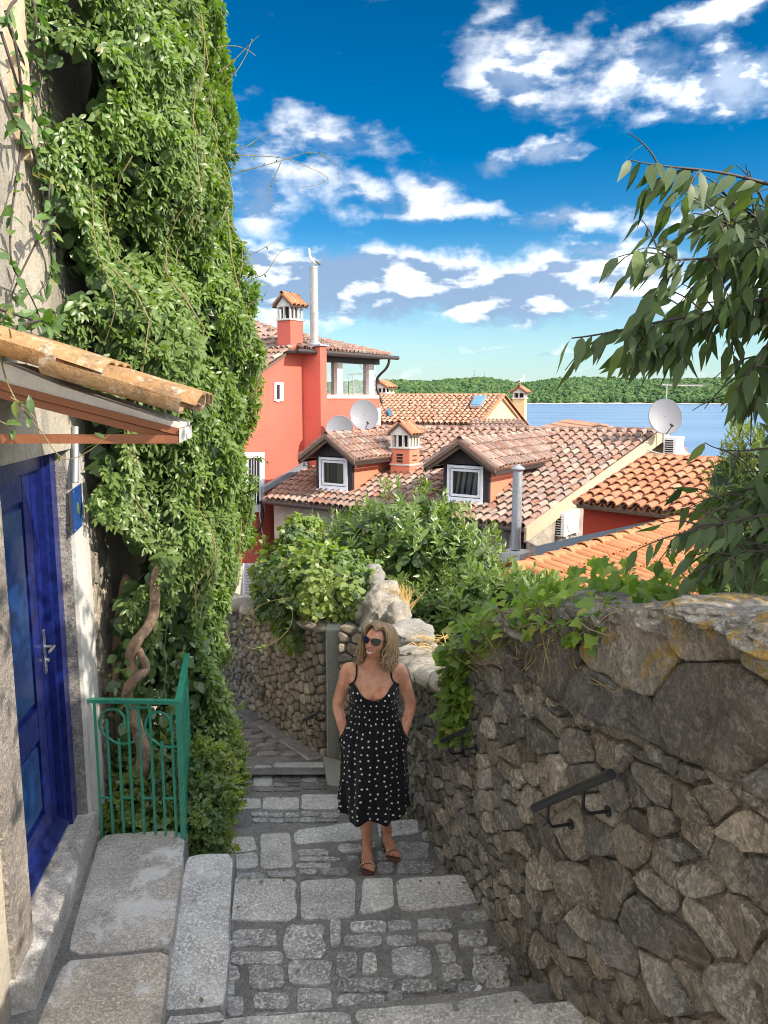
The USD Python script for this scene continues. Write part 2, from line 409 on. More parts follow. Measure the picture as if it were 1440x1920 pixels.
# ------------------------------------------------------------------ materials
M = {}
def mat_rock(name, stops, scale=3., rough=.9, bump=.02, pit=0., pit_scale=60., pit_col=(.08, .08, .085), lichen=None, vary=.35, fine=40., hue=.35):
    g = G(); p = g.pos()
    rv = g.rnd()
    pr = g.vmath('add', p, g.add('combine_xyz', 'vector', x=g.math('multiply', rv, 17.0), y=g.math('multiply', rv, 9.0), z=rv))
    n1 = g.noise(pr, scale, 6, .62)
    n2 = g.noise(p, fine, 6, .7)
    col = g.ramp(n1, stops)
    col = g.mix(1.0, col, g.gray(g.rng(n2, .25, .75, .62, 1.25)), 'multiply')
    col = g.mix(1.0, col, g.gray(g.rng(rv, 0, 1, 1 - vary, 1 + vary * .7)), 'multiply')
    hv = g.math('fraction', g.math('multiply', rv, 7.31))
    if vary: col = g.mix(g.math('multiply', hv, hue), col, g.mix(1.0, col, (1.22, 1.0, .74), 'multiply'))
    h = g.math('add', g.math('multiply', n1, .5), g.math('multiply', n2, .45))
    n3 = g.noise(p, fine * .30, 8, .72)
    h = g.math('add', h, g.math('multiply', n3, .65))
    col = g.mix(1.0, col, g.gray(g.rng(g.noise(p, fine * 2.6, 4, .75), .30, .70, .66, 1.28)), 'multiply')
    if pit:
        pv = g.noise(p, pit_scale, 5, .68, .3)
        lo = g.noise(p, 6.0, 2, .5)
        pm = g.math('multiply', g.rng(pv, .47, .56), g.rng(lo, .28, .62, .35, 1.0))
        pm = g.math('multiply', pm, pit)
        col = g.mix(pm, col, pit_col)
        h = g.math('subtract', h, g.math('multiply', pm, .5))
    if lichen:
        for c_, sc, lo_, hi_ in lichen:
            m_ = g.rng(g.noise(p, sc, 6, .68, .3), lo_, hi_)
            col = g.mix(g.math('multiply', m_, .92), col, c_)
    s = g.add('principled_bsdf', 'BSDF', base_color=col, roughness=rough, normal=g.bump(h, bump), specular_ior_level=.3)
    M[name] = g.done(name, s)
def mat_plaster(name, col, stain=None, bump=.006, rough=.9, scale=1.3, amt=.5, fine=30., grime=None):
    g = G(); p = g.pos()
    n1 = g.noise(p, scale, 6, .65, .4); n2 = g.noise(p, fine, 5, .7)
    c_ = g.mix(g.math('multiply', g.rng(n1, .42, .7), amt), col, stain or tuple(np.array(col) * .62))
    c_ = g.mix(1.0, c_, g.gray(g.rng(n2, .2, .8, .82, 1.14)), 'multiply')
    if grime:
        n4 = g.noise(g.scale(p, (2.5, 2.5, .5)), 1.6, 6, .7)
        c_ = g.mix(g.rng(n4, .5, .72), c_, grime)
    s = g.add('principled_bsdf', 'BSDF', base_color=c_, roughness=rough, normal=g.bump(g.math('add', n2, g.math('multiply', n1, .6)), bump), specular_ior_level=.25)
    M[name] = g.done(name, s)
def mat_plain(name, col, rough=.5, metal=0., bump=0., vary=.12, wear=None, spec=.5, scale=14.):
    g = G(); p = g.pos()
    n = g.noise(p, scale, 5, .65)
    c_ = g.mix(1.0, col, g.gray(g.rng(n, .3, .7, 1 - vary, 1 + vary)), 'multiply')
    if wear: c_ = g.mix(g.rng(g.noise(p, scale * 2.2, 6, .75), .58, .68), c_, wear)
    r = g.rng(n, .3, .7, max(rough - .08, .03), rough + .1)
    k = dict(base_color=c_, roughness=r, metallic=metal, specular_ior_level=spec)
    if bump: k['normal'] = g.bump(g.noise(p, scale * 3, 4), bump)
    M[name] = g.done(name, g.add('principled_bsdf', 'BSDF', **k))
def mat_tile(name, stops, rough=.85, dirt=(.10, .085, .08), dirt_amt=.6, light=None):
    g = G(); p = g.pos(); rv = g.rnd()
    c_ = g.ramp(rv, stops)
    n1 = g.noise(p, 7., 6, .7); n2 = g.noise(p, 45., 4, .7)
    c_ = g.mix(g.math('multiply', g.rng(n1, .5, .68), dirt_amt), c_, dirt)
    if light: c_ = g.mix(g.rng(g.noise(p, 11., 6, .7), .54, .66, 0, .75), c_, light)
    c_ = g.mix(1.0, c_, g.gray(g.rng(n2, .25, .75, .75, 1.2)), 'multiply')
    M[name] = g.done(name, g.add('principled_bsdf', 'BSDF', base_color=c_, roughness=rough, normal=g.bump(n2, .008), specular_ior_level=.3))
def mat_leaf(name, stops, trans=.30, tcol=None, gloss=.42, spec=.5, patch=None):
    g = G(); p = g.pos(); rv = g.rnd()
    c_ = g.ramp(rv, stops)
    n = g.noise(p, 1.6, 3, .5)
    c_ = g.mix(1.0, c_, g.gray(g.rng(n, .3, .7, .75, 1.25)), 'multiply')
    if patch: c_ = g.mix(g.rng(g.math('add', n, g.math('multiply', rv, .25)), .62, .8), c_, patch)
    back = g.add('geometry', 'backfacing')
    c_ = g.mix(g.math('multiply', back, .35), c_, (.16, .22, .10))
    a = g.add('principled_bsdf', 'BSDF', base_color=c_, roughness=gloss, specular_ior_level=spec)
    t = g.add('translucent_bsdf', 'BSDF', color=g.mix(1.0, c_, tcol or (1.7, 2.0, .55), 'multiply'))
    M[name] = g.done(name, g.add('mix_closure', 'closure', fac=trans, closure1=a, closure2=t))

mat_rock('wall_stone', [(.25, (.31, .30, .285)), (.45, (.49, .475, .45)), (.62, (.62, .595, .55)), (.8, (.72, .66, .57))], 4., bump=.085, pit=.5, pit_scale=38., vary=.42, hue=.42,
         lichen=[((.46, .45, .42), 14., .64, .72), ((.36, .27, .15), 2.3, .66, .80)])
mat_rock('wall_stone_dark', [(.25, (.22, .218, .22)), (.5, (.34, .335, .33)), (.75, (.48, .465, .44))], 3.2, bump=.10, pit=.6, pit_scale=30., vary=.22,
         lichen=[((.46, .46, .44), 11., .63, .72), ((.34, .25, .09), 2.8, .70, .80)])
mat_rock('wall_stone_lichen', [(.25, (.25, .245, .24)), (.5, (.40, .39, .37)), (.75, (.54, .52, .485))], 3.2, bump=.05, pit=.4, pit_scale=34., vary=.2,
         lichen=[((.52, .51, .47), 9., .58, .68), ((.40, .27, .07), 6.5, .53, .60)])
mat_rock('far_stone', [(.25, (.27, .245, .21)), (.5, (.43, .39, .325)), (.75, (.58, .525, .43))], 3., bump=.03, pit=.4, pit_scale=45., vary=.4)
mat_rock('paving_stone', [(.25, (.42, .435, .46)), (.5, (.56, .575, .60)), (.75, (.68, .69, .70))], 5., bump=.022, hue=.15, pit=.62, pit_scale=58., pit_col=(.11, .115, .125), vary=.18, rough=.78)
mat_rock('paving_slab', [(.25, (.46, .47, .49)), (.5, (.60, .61, .625)), (.75, (.72, .725, .73))], 2.2, bump=.014, hue=.15, pit=.5, pit_scale=70., pit_col=(.16, .165, .175), vary=.12, rough=.72)
mat_rock('step_slab', [(.25, (.40, .39, .38)), (.5, (.50, .485, .47)), (.75, (.60, .58, .555))], 3., bump=.012, pit=.5, pit_scale=85., vary=.1, rough=.75, pit_col=(.17, .165, .16), lichen=[((.62, .62, .62), 2.6, .54, .60), ((.27, .255, .24), 1.9, .58, .68)])
mat_rock('ramp_stone', [(.25, (.22, .22, .225)), (.5, (.33, .33, .335)), (.75, (.45, .445, .44))], 5., bump=.02, pit=.6, pit_scale=40., vary=.35, rough=.75)
mat_rock('mortar', [(.3, (.17, .17, .172)), (.5, (.24, .24, .24)), (.7, (.32, .318, .315))], 2.2, bump=.02, pit=.3, pit_scale=90., vary=0.)
mat_rock('wall_core', [(.3, (.21, .20, .185)), (.55, (.31, .295, .27)), (.75, (.42, .395, .355))], 5., bump=.05, vary=0.)
mat_rock('sunny_stone', [(.25, (.30, .285, .26)), (.5, (.45, .43, .39)), (.75, (.58, .56, .51))], 3., bump=.04, pit=.4, pit_scale=40., vary=.2)
mat_rock('jamb_stone', [(.25, (.30, .285, .275)), (.5, (.39, .37, .355)), (.75, (.50, .48, .455))], 3., bump=.05, pit=.5, pit_scale=34., pit_col=(.2, .185, .18), vary=.05, fine=55.)
mat_rock('ground_earth', [(.3, (.07, .06, .045)), (.6, (.13, .11, .08))], .8, vary=0.)
mat_rock('shore_rock', [(.3, (.35, .33, .30)), (.6, (.52, .50, .46))], .05, vary=0., bump=.3)
mat_plaster('old_plaster', (.43, .385, .31), (.24, .22, .195), bump=.014, amt=.8, grime=(.20, .185, .165))
mat_plaster('white_plaster', (.52, .505, .475), (.40, .385, .355), bump=.010, amt=.8)
mat_plaster('beige_plaster', (.44, .405, .35), (.30, .275, .245), bump=.012, grime=(.235, .215, .195), scale=.8)
mat_plaster('tan_verge', (.48, .37, .26), (.36, .28, .20), bump=.006)
mat_plaster('pink_plaster', (.55, .125, .088), (.45, .095, .07), bump=.004, amt=.6, scale=.7, grime=(.48, .115, .085))
mat_plaster('salmon_plaster', (.64, .20, .12), (.55, .17, .105), bump=.003, amt=.3)
mat_plaster('red_plaster', (.42, .055, .032), (.32, .045, .03), bump=.004)
mat_plaster('yellow_plaster', (.66, .52, .27), (.56, .45, .26), bump=.003)
mat_plaster('pier_plaster', (.27, .275, .245), (.20, .205, .185), bump=.008)
mat_plaster('stone_trim', (.60, .56, .50), (.48, .45, .41), bump=.004)
mat_plaster('concrete', (.40, .39, .38), (.28, .275, .27), bump=.008)
mat_plaster('canopy_white', (.66, .64, .60), (.50, .47, .42), bump=.006, scale=6.)
mat_plain('blue_paint', (.005, .011, .092), .30, bump=.0016, vary=.30, scale=9., wear=(.015, .035, .15))
mat_plain('blue_panel', (.005, .030, .115), .22, vary=.15, scale=3.)
mat_plain('plate_blue', (.012, .05, .19), .25)
mat_plain('beam_paint', (.215, .078, .036), .6, bump=.003, vary=.15)
mat_plain('brown_wood', (.115, .075, .052), .65, bump=.004, vary=.25)
mat_plain('dark_wood', (.020, .014, .015), .6, vary=.2)
mat_plain('dark_inside', (.010, .010, .012), .8)
mat_plain('white_frame', (.70, .71, .74), .35, vary=.04)
mat_plain('curtain', (.62, .62, .58), .9, vary=.08)
mat_plain('green_shutter', (.012, .11, .060), .5)
mat_plain('white_shutter', (.68, .70, .72), .6)
mat_plain('green_iron', (.028, .21, .135), .38, vary=.15, wear=(.055, .05, .035), bump=.002, scale=25.)
mat_plain('black_iron', (.012, .013, .015), .38, vary=.1)
mat_plain('gutter', (.045, .035, .032), .4, metal=.3)
mat_plain('zinc', (.36, .39, .42), .42, metal=.6, vary=.1)
mat_plain('zinc_pale', (.38, .375, .345), .42, metal=.35, vary=.12)
mat_plain('lead_flashing', (.20, .235, .275), .5, metal=.3)
mat_plain('dish_gray', (.18, .185, .21), .55, vary=.04)
mat_plain('ac_white', (.72, .72, .70), .4, vary=.04)
mat_plain('ac_gray', (.40, .42, .46), .5)
mat_plain('steel', (.55, .55, .54), .25, metal=.9)
mat_plain('skylight_blue', (.05, .19, .34), .08, vary=.1, scale=2.)
mat_plain('ink', (.10, .10, .11), .5)
mat_plain('bird_white', (.70, .70, .68), .7)
mat_plain('bird_gray', (.10, .105, .115), .7)
mat_plain('dry_grass', (.50, .34, .12), .8, vary=.3)
mat_tile('tile_old', [(0, (0.187, 0.117, 0.098)), (.14, (0.281, 0.148, 0.105)), (.28, (0.343, 0.250, 0.203)), (.42, (0.242, 0.105, 0.070)), (.56, (0.265, 0.195, 0.168)), (.7, (0.211, 0.133, 0.113)), (.84, (0.374, 0.289, 0.234)), (1, (0.296, 0.125, 0.078))], dirt=(.13, .10, .095), dirt_amt=.65, light=(.40, .34, .295))
mat_tile('tile_red', [(0, (0.396, 0.146, 0.073)), (.3, (0.447, 0.181, 0.090)), (.55, (0.344, 0.129, 0.069)), (.8, (0.464, 0.232, 0.138)), (1, (0.404, 0.142, 0.069))], dirt_amt=.35, light=(.52, .33, .22))
mat_tile('tile_orange', [(0, (0.441, 0.180, 0.077)), (.4, (0.477, 0.211, 0.099)), (.7, (0.414, 0.158, 0.068)), (1, (0.495, 0.243, 0.126))], dirt_amt=.25)
mat_tile('tile_far', [(0, (0.394, 0.180, 0.107)), (.3, (0.451, 0.246, 0.164)), (.55, (0.328, 0.148, 0.090)), (.8, (0.492, 0.312, 0.221)), (1, (0.385, 0.164, 0.094))], dirt_amt=.45, light=(.48, .35, .27))
mat_tile('tile_lichen', [(0, (0.338, 0.169, 0.061)), (.5, (0.288, 0.173, 0.086)), (1, (0.338, 0.216, 0.108))], dirt=(.10, .07, .05), dirt_amt=.85, light=(.52, .48, .40))
mat_leaf('ivy_leaf', [(0, (.019, .062, .014)), (.4, (.030, .090, .017)), (.75, (.050, .126, .020)), (.93, (.098, .175, .026)), (.98, (.20, .22, .04)), (1, (.26, .15, .05))], .28, gloss=.36, spec=.38)
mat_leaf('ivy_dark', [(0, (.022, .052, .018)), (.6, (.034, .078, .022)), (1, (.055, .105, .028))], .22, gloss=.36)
mat_leaf('vine_leaf', [(0, (.020, .058, .018)), (.6, (.030, .080, .022)), (1, (.052, .110, .024))], .25, gloss=.42, patch=(.20, .24, .035))
mat_leaf('laurel_leaf', [(0, (.050, .105, .026)), (.4, (.070, .135, .030)), (.8, (.098, .165, .036)), (1, (.155, .215, .048))], .22, gloss=.30)
mat_leaf('creeper_leaf', [(0, (.065, .14, .022)), (.5, (.11, .195, .028)), (.85, (.18, .26, .04)), (1, (.30, .29, .055))], .40, gloss=.5)
mat_leaf('tree_leaf', [(0, (.012, .032, .014)), (.5, (.022, .052, .017)), (.85, (.045, .085, .020)), (1, (.11, .15, .03))], .28, gloss=.48, spec=.3)
mat_leaf('conifer_leaf', [(0, (.085, .13, .035)), (.5, (.13, .175, .042)), (1, (.21, .23, .065))], .3, gloss=.6)
mat_leaf('forest_leaf', [(0, (.032, .075, .030)), (.35, (.052, .110, .036)), (.7, (.080, .145, .045)), (1, (.115, .175, .06))], .15, gloss=.7, spec=.2)
mat_leaf('dead_leaf', [(0, (.16, .09, .04)), (.6, (.26, .16, .07)), (1, (.34, .26, .10))], .1, gloss=.8)
mat_rock('bark', [(.3, (.17, .115, .085)), (.5, (.28, .205, .155)), (.7, (.36, .285, .225))], 9., bump=.02, vary=.05)
mat_rock('twig', [(.3, (.17, .13, .07)), (.7, (.32, .27, .14))], 9., bump=.002, vary=.2)
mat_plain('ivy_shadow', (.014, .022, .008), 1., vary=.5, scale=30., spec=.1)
mat_plain('twig_dark', (.045, .035, .03), .7)
def mat_glass(name, tint=(.55, .62, .66)):
    g = G()
    a = g.add('transparent_bsdf', 'BSDF', color=tint); b = g.add('glossy_bsdf', 'BSDF', color=(.9, .93, .95), roughness=.03)
    M[name] = g.done(name, g.add('mix_closure', 'closure', fac=g.math('add', g.add('fresnel', 'fac', IOR=1.5), .06), closure1=a, closure2=b))
mat_glass('pane_glass'); mat_glass('clear_glass', (.86, .90, .92))
g = G(); p = g.pos()
w = g.noise(g.scale(p, (.22, .5, 1)), .35, 6, .62)
w2 = g.noise(g.scale(p, (.02, .045, 1)), .3, 3, .5)
M['sea'] = g.done('sea', g.add('principled_bsdf', 'BSDF', base_color=g.mix(g.rng(w2, .35, .65), (.085, .150, .265), (.125, .20, .32)), roughness=.22, ior=1.33, normal=g.bump(g.math('add', w, g.math('multiply', w2, .5)), 1.1)))
g = G(); n = g.noise(g.pos(), .006, 6, .6)
M['hill_soil'] = g.done('hill_soil', g.add('principled_bsdf', 'BSDF', base_color=g.ramp(n, [(.3, (.03, .055, .025)), (.7, (.06, .095, .04))]), roughness=1.))

# ------------------------------------------------------------------ water, hills, forest
SEA = -16.9
obj('sea', sheet(40, 60, lambda u, v: np.c_[(u - .5) * 9000, 60 + v ** 2 * 7000, np.full_like(u, SEA)]), 'sea', kind='structure')
SKYLINE = np.array([(-600, 715), (0, 712), (400, 718), (600, 722), (700, 718), (735, 716), (800, 718), (860, 714), (890, 711), (925, 713), (975, 722), (1010, 718), (1040, 713), (1090, 711), (1130, 711), (1200, 715), (1260, 716), (1340, 714), (1440, 712), (2200, 716)], float)
SHORE_D = 1900.
def hill_h(x, y):
    """height above the sea of the far shore at world x, y"""
    pxs = 720 + 1440 * x / (y * cT)
    sky = np.interp(pxs, SKYLINE[:, 0], SKYLINE[:, 1])
    crest = (HORIZON - sky) / 1440 * 2700 + 20 - 9
    shore = SHORE_D + 60 * np.sin(x * .004) + 40 * np.sin(x * .011 + 1)
    t = np.clip((y - shore) / 800, 0, 1)
    roll = meshkit.fbm(np.stack([x * .004, y * .004, x * 0], -1), 4, 5) - .5
    return 2 + crest * (t ** .72) + roll * 22 * t * (1 - t) * 3 - 12 * (y < shore)
def hill_fn(u, v):
    x = -2300 + u * 5600; y = SHORE_D - 130 + v * 1500
    h = hill_h(x, y); h = np.where(y > SHORE_D + 800, h - (y - SHORE_D - 800) * .06, h)
    return np.c_[x, y, SEA + h]
obj('hills', sheet(160, 50, hill_fn), 'hill_soil', smooth=True, kind='structure')
obj('shore', sheet(220, 3, lambda u, v: np.c_[-1500 + u * 3800, SHORE_D + 60 * np.sin((-1500 + u * 3800) * .004) + 40 * np.sin((-1500 + u * 3800) * .011 + 1) - 26 + v * 34, SEA - .4 + v * 3.2 + .8 * np.sin(u * 900)]), 'shore_rock', kind='structure')
def forest():
    rs = np.random.default_rng(11)
    path = '/World/forest'
    pi = UsdGeom.PointInstancer.Define(stage, path); LOC[path] = np.zeros(3)
    tag(pi.GetPrim(), 'dense green forest covering the hills across the water', None, None, 'stuff')
    protos = []
    for k, (sx, sz, amp) in enumerate([(5.0, 4.4, .9), (4.2, 4.8, .8), (6.2, 4.2, 1.0), (3.4, 5.2, .8)]):
        m = rock((0, 0, sz * .9), (sx, sx, sz), k + 3, 2, amp)
        protos.append(obj('tree_crown', m, 'forest_leaf', path))
    n = 20000
    x = rs.uniform(-900, 1500, n); y = SHORE_D + 5 + 60 * np.sin(x * .004) + 40 * np.sin(x * .011 + 1) + rs.power(.75, n) * 860
    keep = np.abs(720 + 1440 * x / y - 1000) < 620
    x, y = x[keep], y[keep]
    z = SEA + hill_h(x, y) - 1.5
    sc = rs.uniform(.75, 1.6, len(x)) * (1 + .2 * (y > SHORE_D + 300))
    a = rs.uniform(0, 2 * np.pi, len(x))
    pi.CreatePrototypesRel().SetTargets([Sdf.Path(q) for q in protos])
    pi.CreateProtoIndicesAttr(Vt.IntArray.FromNumpy(rs.integers(0, 4, len(x)).astype(np.int32)))
    pi.CreatePositionsAttr(Vt.Vec3fArray.FromNumpy(np.c_[x, y, z].astype(np.float32)))
    pi.CreateScalesAttr(Vt.Vec3fArray.FromNumpy(np.c_[sc, sc, sc * rs.uniform(.8, 1.2, len(x))].astype(np.float32)))
    pi.CreateOrientationsAttr(Vt.QuathArray([Gf.Quath(float(math.cos(t / 2)), 0, 0, float(math.sin(t / 2))) for t in a]))
forest()
for (px, top, lab) in ((889, 694, 'tall thin radio mast on the hilltop, left one of the pair'), (909, 699, 'shorter thin radio mast on the hilltop, right one of the pair')):
    b = P(px, 714, 2650); t_ = P(px, top, 2650)
    m = thing('radio_mast', lab, 'mast', (b[0], b[1], b[2] - 12))
    obj('pole', tube([b - [0, 0, 12], t_], [1.0, .6], 6), 'bird_gray', m)
    obj('platform', tube([b + (t_ - b) * .45, b + (t_ - b) * .55], 1.6, 8), 'bird_gray', m)

# ------------------------------------------------------------------ ground
def ground_fn(u, v):
    x = -60 + u * 130; y = -12 + v * 105
    z = np.interp(y, [-12, 0, 6, 9, 14, 30, 60, 75, 90], [-.2, -.4, -1.1, -1.9, -2.6, -3.6, -12, -17.5, -19])
    return np.c_[x, y, z + .3 * (meshkit.noise(np.c_[x * .2, y * .2, x * 0]) - .5)]
obj('ground', sheet(60, 60, ground_fn), 'ground_earth', smooth=True, kind='structure')

# ------------------------------------------------------------------ stepped alley
def c6(*q): return [(380 + .4306 * q[i], 1560 + .4306 * q[i + 1]) for i in range(0, len(q), 2)]
def c5(*q): return [(400 + .3194 * q[i], 1100 + .3194 * q[i + 1]) for i in range(0, len(q), 2)]
RW = lambda y: 1.545 - .238 * y                      # face of the right wall
XL = lambda y: -1.70 - .13 * (y - 3.43)               # face of the left house
steps = struct('stairs')
ZT = {-1: .50, 0: .38, 1: .19, 2: .0, 3: -.19, 4: -.38}
def edge(z, *pp): return [PZ(x, y, z) for x, y in pp]
EDGES = {-1: edge(.50, (560, 1934), (1142, 1874)), 0: edge(.38, (408, 1912), (1050, 1838)), 1: edge(.19, (410, 1648), (892, 1636)),
         2: edge(0, (440, 1552), (790, 1537)), 3: edge(-.19, (440, 1497), (720, 1482)), 4: edge(-.38, (425, 1432), (640, 1424))}
def extend(e):
    a, b = e; d = (b - a) / (b[0] - a[0]); return a + d * (-2.1 - a[0]), a + d * (1.3 - a[0])
def bed():
    out, prev = [], None
    for k in sorted(EDGES):
        a, b = extend(EDGES[k]); z = ZT[k] - .005
        if prev is None: pa, pb = np.array([-2.1, .6, 0]), np.array([1.9, .9, 0])
        else: pa, pb = prev
        q = [[*pa[:2], -1.6], [*pb[:2], -1.6], [*b[:2], -1.6], [*a[:2], -1.6], [*pa[:2], z], [*pb[:2], z], [*b[:2], z], [*a[:2], z]]
        out.append(hexa(q)); prev = (a, b)
    y = .9
    for k in range(6):                              # the steps the photographer stands on
        z = .62 + .17 * k; out.append(abox(-2.1, 2.2, y - .75 * (k + 1), y - .75 * k - .001, -1.6, z))
    return out
obj('mortar_bed', bed(), 'mortar', steps)
X3, Y3, Z3 = np.eye(3)
def lay(name, poly_px, z, mat, proud, seed, flat=True, back=.06):
    p = np.array([PZ(x, y, z)[:2] for x, y in poly_px])
    if len(p) == 2: p = np.array([p[0], [p[1][0], p[0][1]], p[1], [p[0][0], p[1][1]]])
    a = Polygon(p).area
    n = 28 if a > .03 else 20
    obj(name, stone(p, (0, 0, z - .012), X3, Y3, Z3, back, proud * .75 + .008, n, (1, 1, .988, .965, .8, .5), (0, .55, .9, .99, 1, 1), .34, seed, .07 if name == 'slab' else .12, .035 if name == 'slab' else .085, 16.), mat, steps, smooth=35)
def rect(f, *q): x0, y0, x1, y1 = q; return f(x0, y0, x1, y0, x1, y1, x0, y1)
sd = 0
for q in ((65, 205, 412, 205, 410, 388, 65, 385), (422, 212, 665, 205, 660, 370, 425, 388), (700, 205, 825, 200, 835, 330, 680, 358), (835, 205, 1140, 185, 1200, 310, 860, 345)):
    sd += 1; lay('slab', c6(*q), .19, 'paving_slab', .014, sd)
for q in ((66, 455, 125, 520), (130, 425, 325, 500), (352, 405, 530, 555), (555, 378, 602, 500), (640, 390, 800, 440), (805, 388, 910, 430), (935, 380, 1085, 430), (615, 450, 782, 508), (800, 455, 932, 498),
          (935, 440, 1085, 475), (115, 525, 355, 580), (65, 585, 160, 655), (200, 585, 360, 680), (378, 562, 565, 668), (580, 525, 672, 632), (695, 530, 760, 620), (1175, 542, 1330, 650),
          (585, 640, 830, 700), (65, 660, 140, 720), (105, 720, 175, 805), (220, 705, 375, 775), (405, 682, 560, 800), (590, 710, 790, 760), (865, 645, 1020, 700), (805, 695, 870, 740), (1045, 665, 1100, 692),
          (1110, 655, 1210, 725), (1230, 640, 1340, 680), (230, 790, 390, 812), (660, 765, 830, 795), (1110, 430, 1240, 500), (1130, 350, 1230, 400), (1180, 505, 1290, 535)):
    sd += 1; lay('sett', rect(c6, *q), .19, 'paving_stone', .016, sd)
for q in ((818, 505, 990, 500, 1010, 630, 822, 632), (1008, 495, 1075, 490, 1110, 570, 1035, 575), (1035, 582, 1108, 578, 1150, 640, 1050, 655)):
    sd += 1; lay('sett', c6(*q), .19, 'paving_stone', .016, sd)
for q in ((68, 818, 640, 782, 655, 870, 68, 910), (652, 780, 1085, 745, 1110, 840, 700, 880), (1100, 742, 1380, 690, 1450, 760, 1130, 822)):
    sd += 1; lay('slab', c6(*q), .38, 'paving_slab', .015, sd)
sd += 1; lay('slab', [(670, 1912), (1130, 1873), (1190, 1960), (690, 1990)], .50, 'paving_slab', .015, sd)
sd += 1; lay('slab', [(410, 1936), (655, 1920), (670, 1990), (405, 2010)], .50, 'paving_slab', .015, sd)
for q in ((480, 1432, 870, 1378, 885, 1488, 475, 1516), (955, 1382, 1190, 1368, 1215, 1440, 975, 1482), (275, 1452, 450, 1446, 466, 1648, 275, 1664), (120, 1470, 232, 1468, 262, 1548, 60, 1572), (50, 1578, 258, 1560, 266, 1655, 40, 1664)):
    sd += 1; lay('slab', c5(*q), 0., 'paving_slab', .014, sd)
for q in ((500, 1545, 680, 1582), (735, 1512, 880, 1560), (500, 1590, 740, 1612), (480, 1625, 690, 1655), (785, 1582, 850, 1610), (632, 1650, 790, 1695), (320, 1670, 480, 1708), (20, 1680, 300, 1735), (1060, 1500, 1270, 1600), (1090, 1610, 1290, 1690), (960, 1560, 1050, 1600),
          (505, 1660, 610, 1690), (880, 1500, 950, 1545), (960, 1620, 1060, 1680), (1225, 1440, 1310, 1490)):
    sd += 1; lay('sett', rect(c5, *q), 0., 'paving_stone', .014, sd)
for q in ((130, 1245, 278, 1308), (287, 1240, 505, 1310), (516, 1222, 735, 1308), (742, 1214, 960, 1300)):
    sd += 1; lay('slab', rect(c5, *q), -.19, 'paving_slab', .014, sd)
for q in ((220, 1325, 320, 1350), (330, 1330, 410, 1358), (420, 1330, 505, 1355), (515, 1325, 622, 1350), (630, 1328, 740, 1360), (230, 1360, 310, 1385), (330, 1364, 410, 1388), (420, 1362, 500, 1385), (510, 1358, 600, 1385), (610, 1366, 730, 1384)):
    sd += 1; lay('sett', rect(c5, *q), -.19, 'paving_stone', .014, sd)
for q in ((70, 1062, 232, 1096), (236, 1050, 345, 1172), (352, 1034, 665, 1064)):
    sd += 1; lay('slab', rect(c5, *q), -.38, 'paving_slab', .013, sd)
for q in ((350, 1078, 400, 1105), (410, 1078, 470, 1100), (478, 1070, 548, 1100), (554, 1068, 612, 1100), (618, 1066, 668, 1100), (352, 1112, 398, 1145), (405, 1108, 450, 1130), (455, 1106, 512, 1128), (405, 1136, 512, 1152), (518, 1108, 610, 1150), (618, 1106, 690, 1150),
          (250, 1182, 340, 1205), (350, 1156, 430, 1176), (436, 1158, 510, 1172), (350, 1182, 480, 1202), (518, 1156, 640, 1190), (646, 1156, 705, 1190), (490, 1180, 512, 1200), (90, 1105, 228, 1130), (120, 1136, 228, 1160), (140, 1168, 240, 1200)):
    sd += 1; lay('sett', rect(c5, *q), -.38, 'ramp_stone', .014, sd)

# the sloping lane beyond the steps
ramp = struct('lane')
ramp_z = lambda y: -.40 - .2 * (y - 7.0)
FW0, FWD = np.array([-.57, 7.05]), norm(np.array([-1.42, 2.7]))    # base of the far wall and its direction
def lane_fn(u, v):
    y = 6.6 + v * 12; l = -2.5 - (y - 6.6) * .62; r = np.minimum(.6, FW0[0] + .25 + (y - FW0[1]) * FWD[0] / FWD[1]); r = np.where(y < 7.05, .4, r)
    x = l + u * (r - l); return np.c_[x, y, ramp_z(y) - .012]
obj('lane_bed', sheet(12, 30, lane_fn), 'mortar', ramp)
def lane_setts():
    rs = np.random.default_rng(4); k = 0
    O = np.array([*FW0, 0]); 
    y = 7.12
    while y < 12.4 and k < 295:
        h = rs.uniform(.10, .17)
        xr = FW0[0] + (y - FW0[1]) * FWD[0] / FWD[1] - .20
        x = xr - 1.75
        while x < xr:
            w_ = rs.uniform(.14, .34)
            c0 = np.array([x + w_ / 2, y + h / 2 + (x - xr) * -.10, 0])
            px = proj([c0[0], c0[1], ramp_z(c0[1])])
            if px[0] > 330:
                p_ = np.array([[-w_, -h], [w_, -h], [w_, h], [-w_, h]]) / 2 * .90 + rs.normal(0, .008, (4, 2)) + c0[:2]
                obj('sett', stone(p_ - c0[:2], (c0[0], c0[1], ramp_z(c0[1]) - .01), X3, [0, 1, -.2], [0, .196, .98], .04, .024 + rs.uniform(-.006, .006), 10, (1, 1, .9, .5), (0, .5, .95, 1), .3, k, .2, .05), 'ramp_stone', ramp, smooth=True); k += 1
            x += w_ + .012
        y += h + .012
lane_setts()
kd = np.array([*FWD, -.2 * FWD[1]])
nk = np.array([-FWD[1], FWD[0], 0])
for i in range(7):
    a = np.array([*FW0, ramp_z(FW0[1])]) + kd * (i * .9) + nk * .09 - [0, 0, .02]
    obj('kerb_stone', bevel_box(a + kd * .45, kd * .44, nk * .085, [0, 0, .06], .012), 'ramp_stone', ramp)
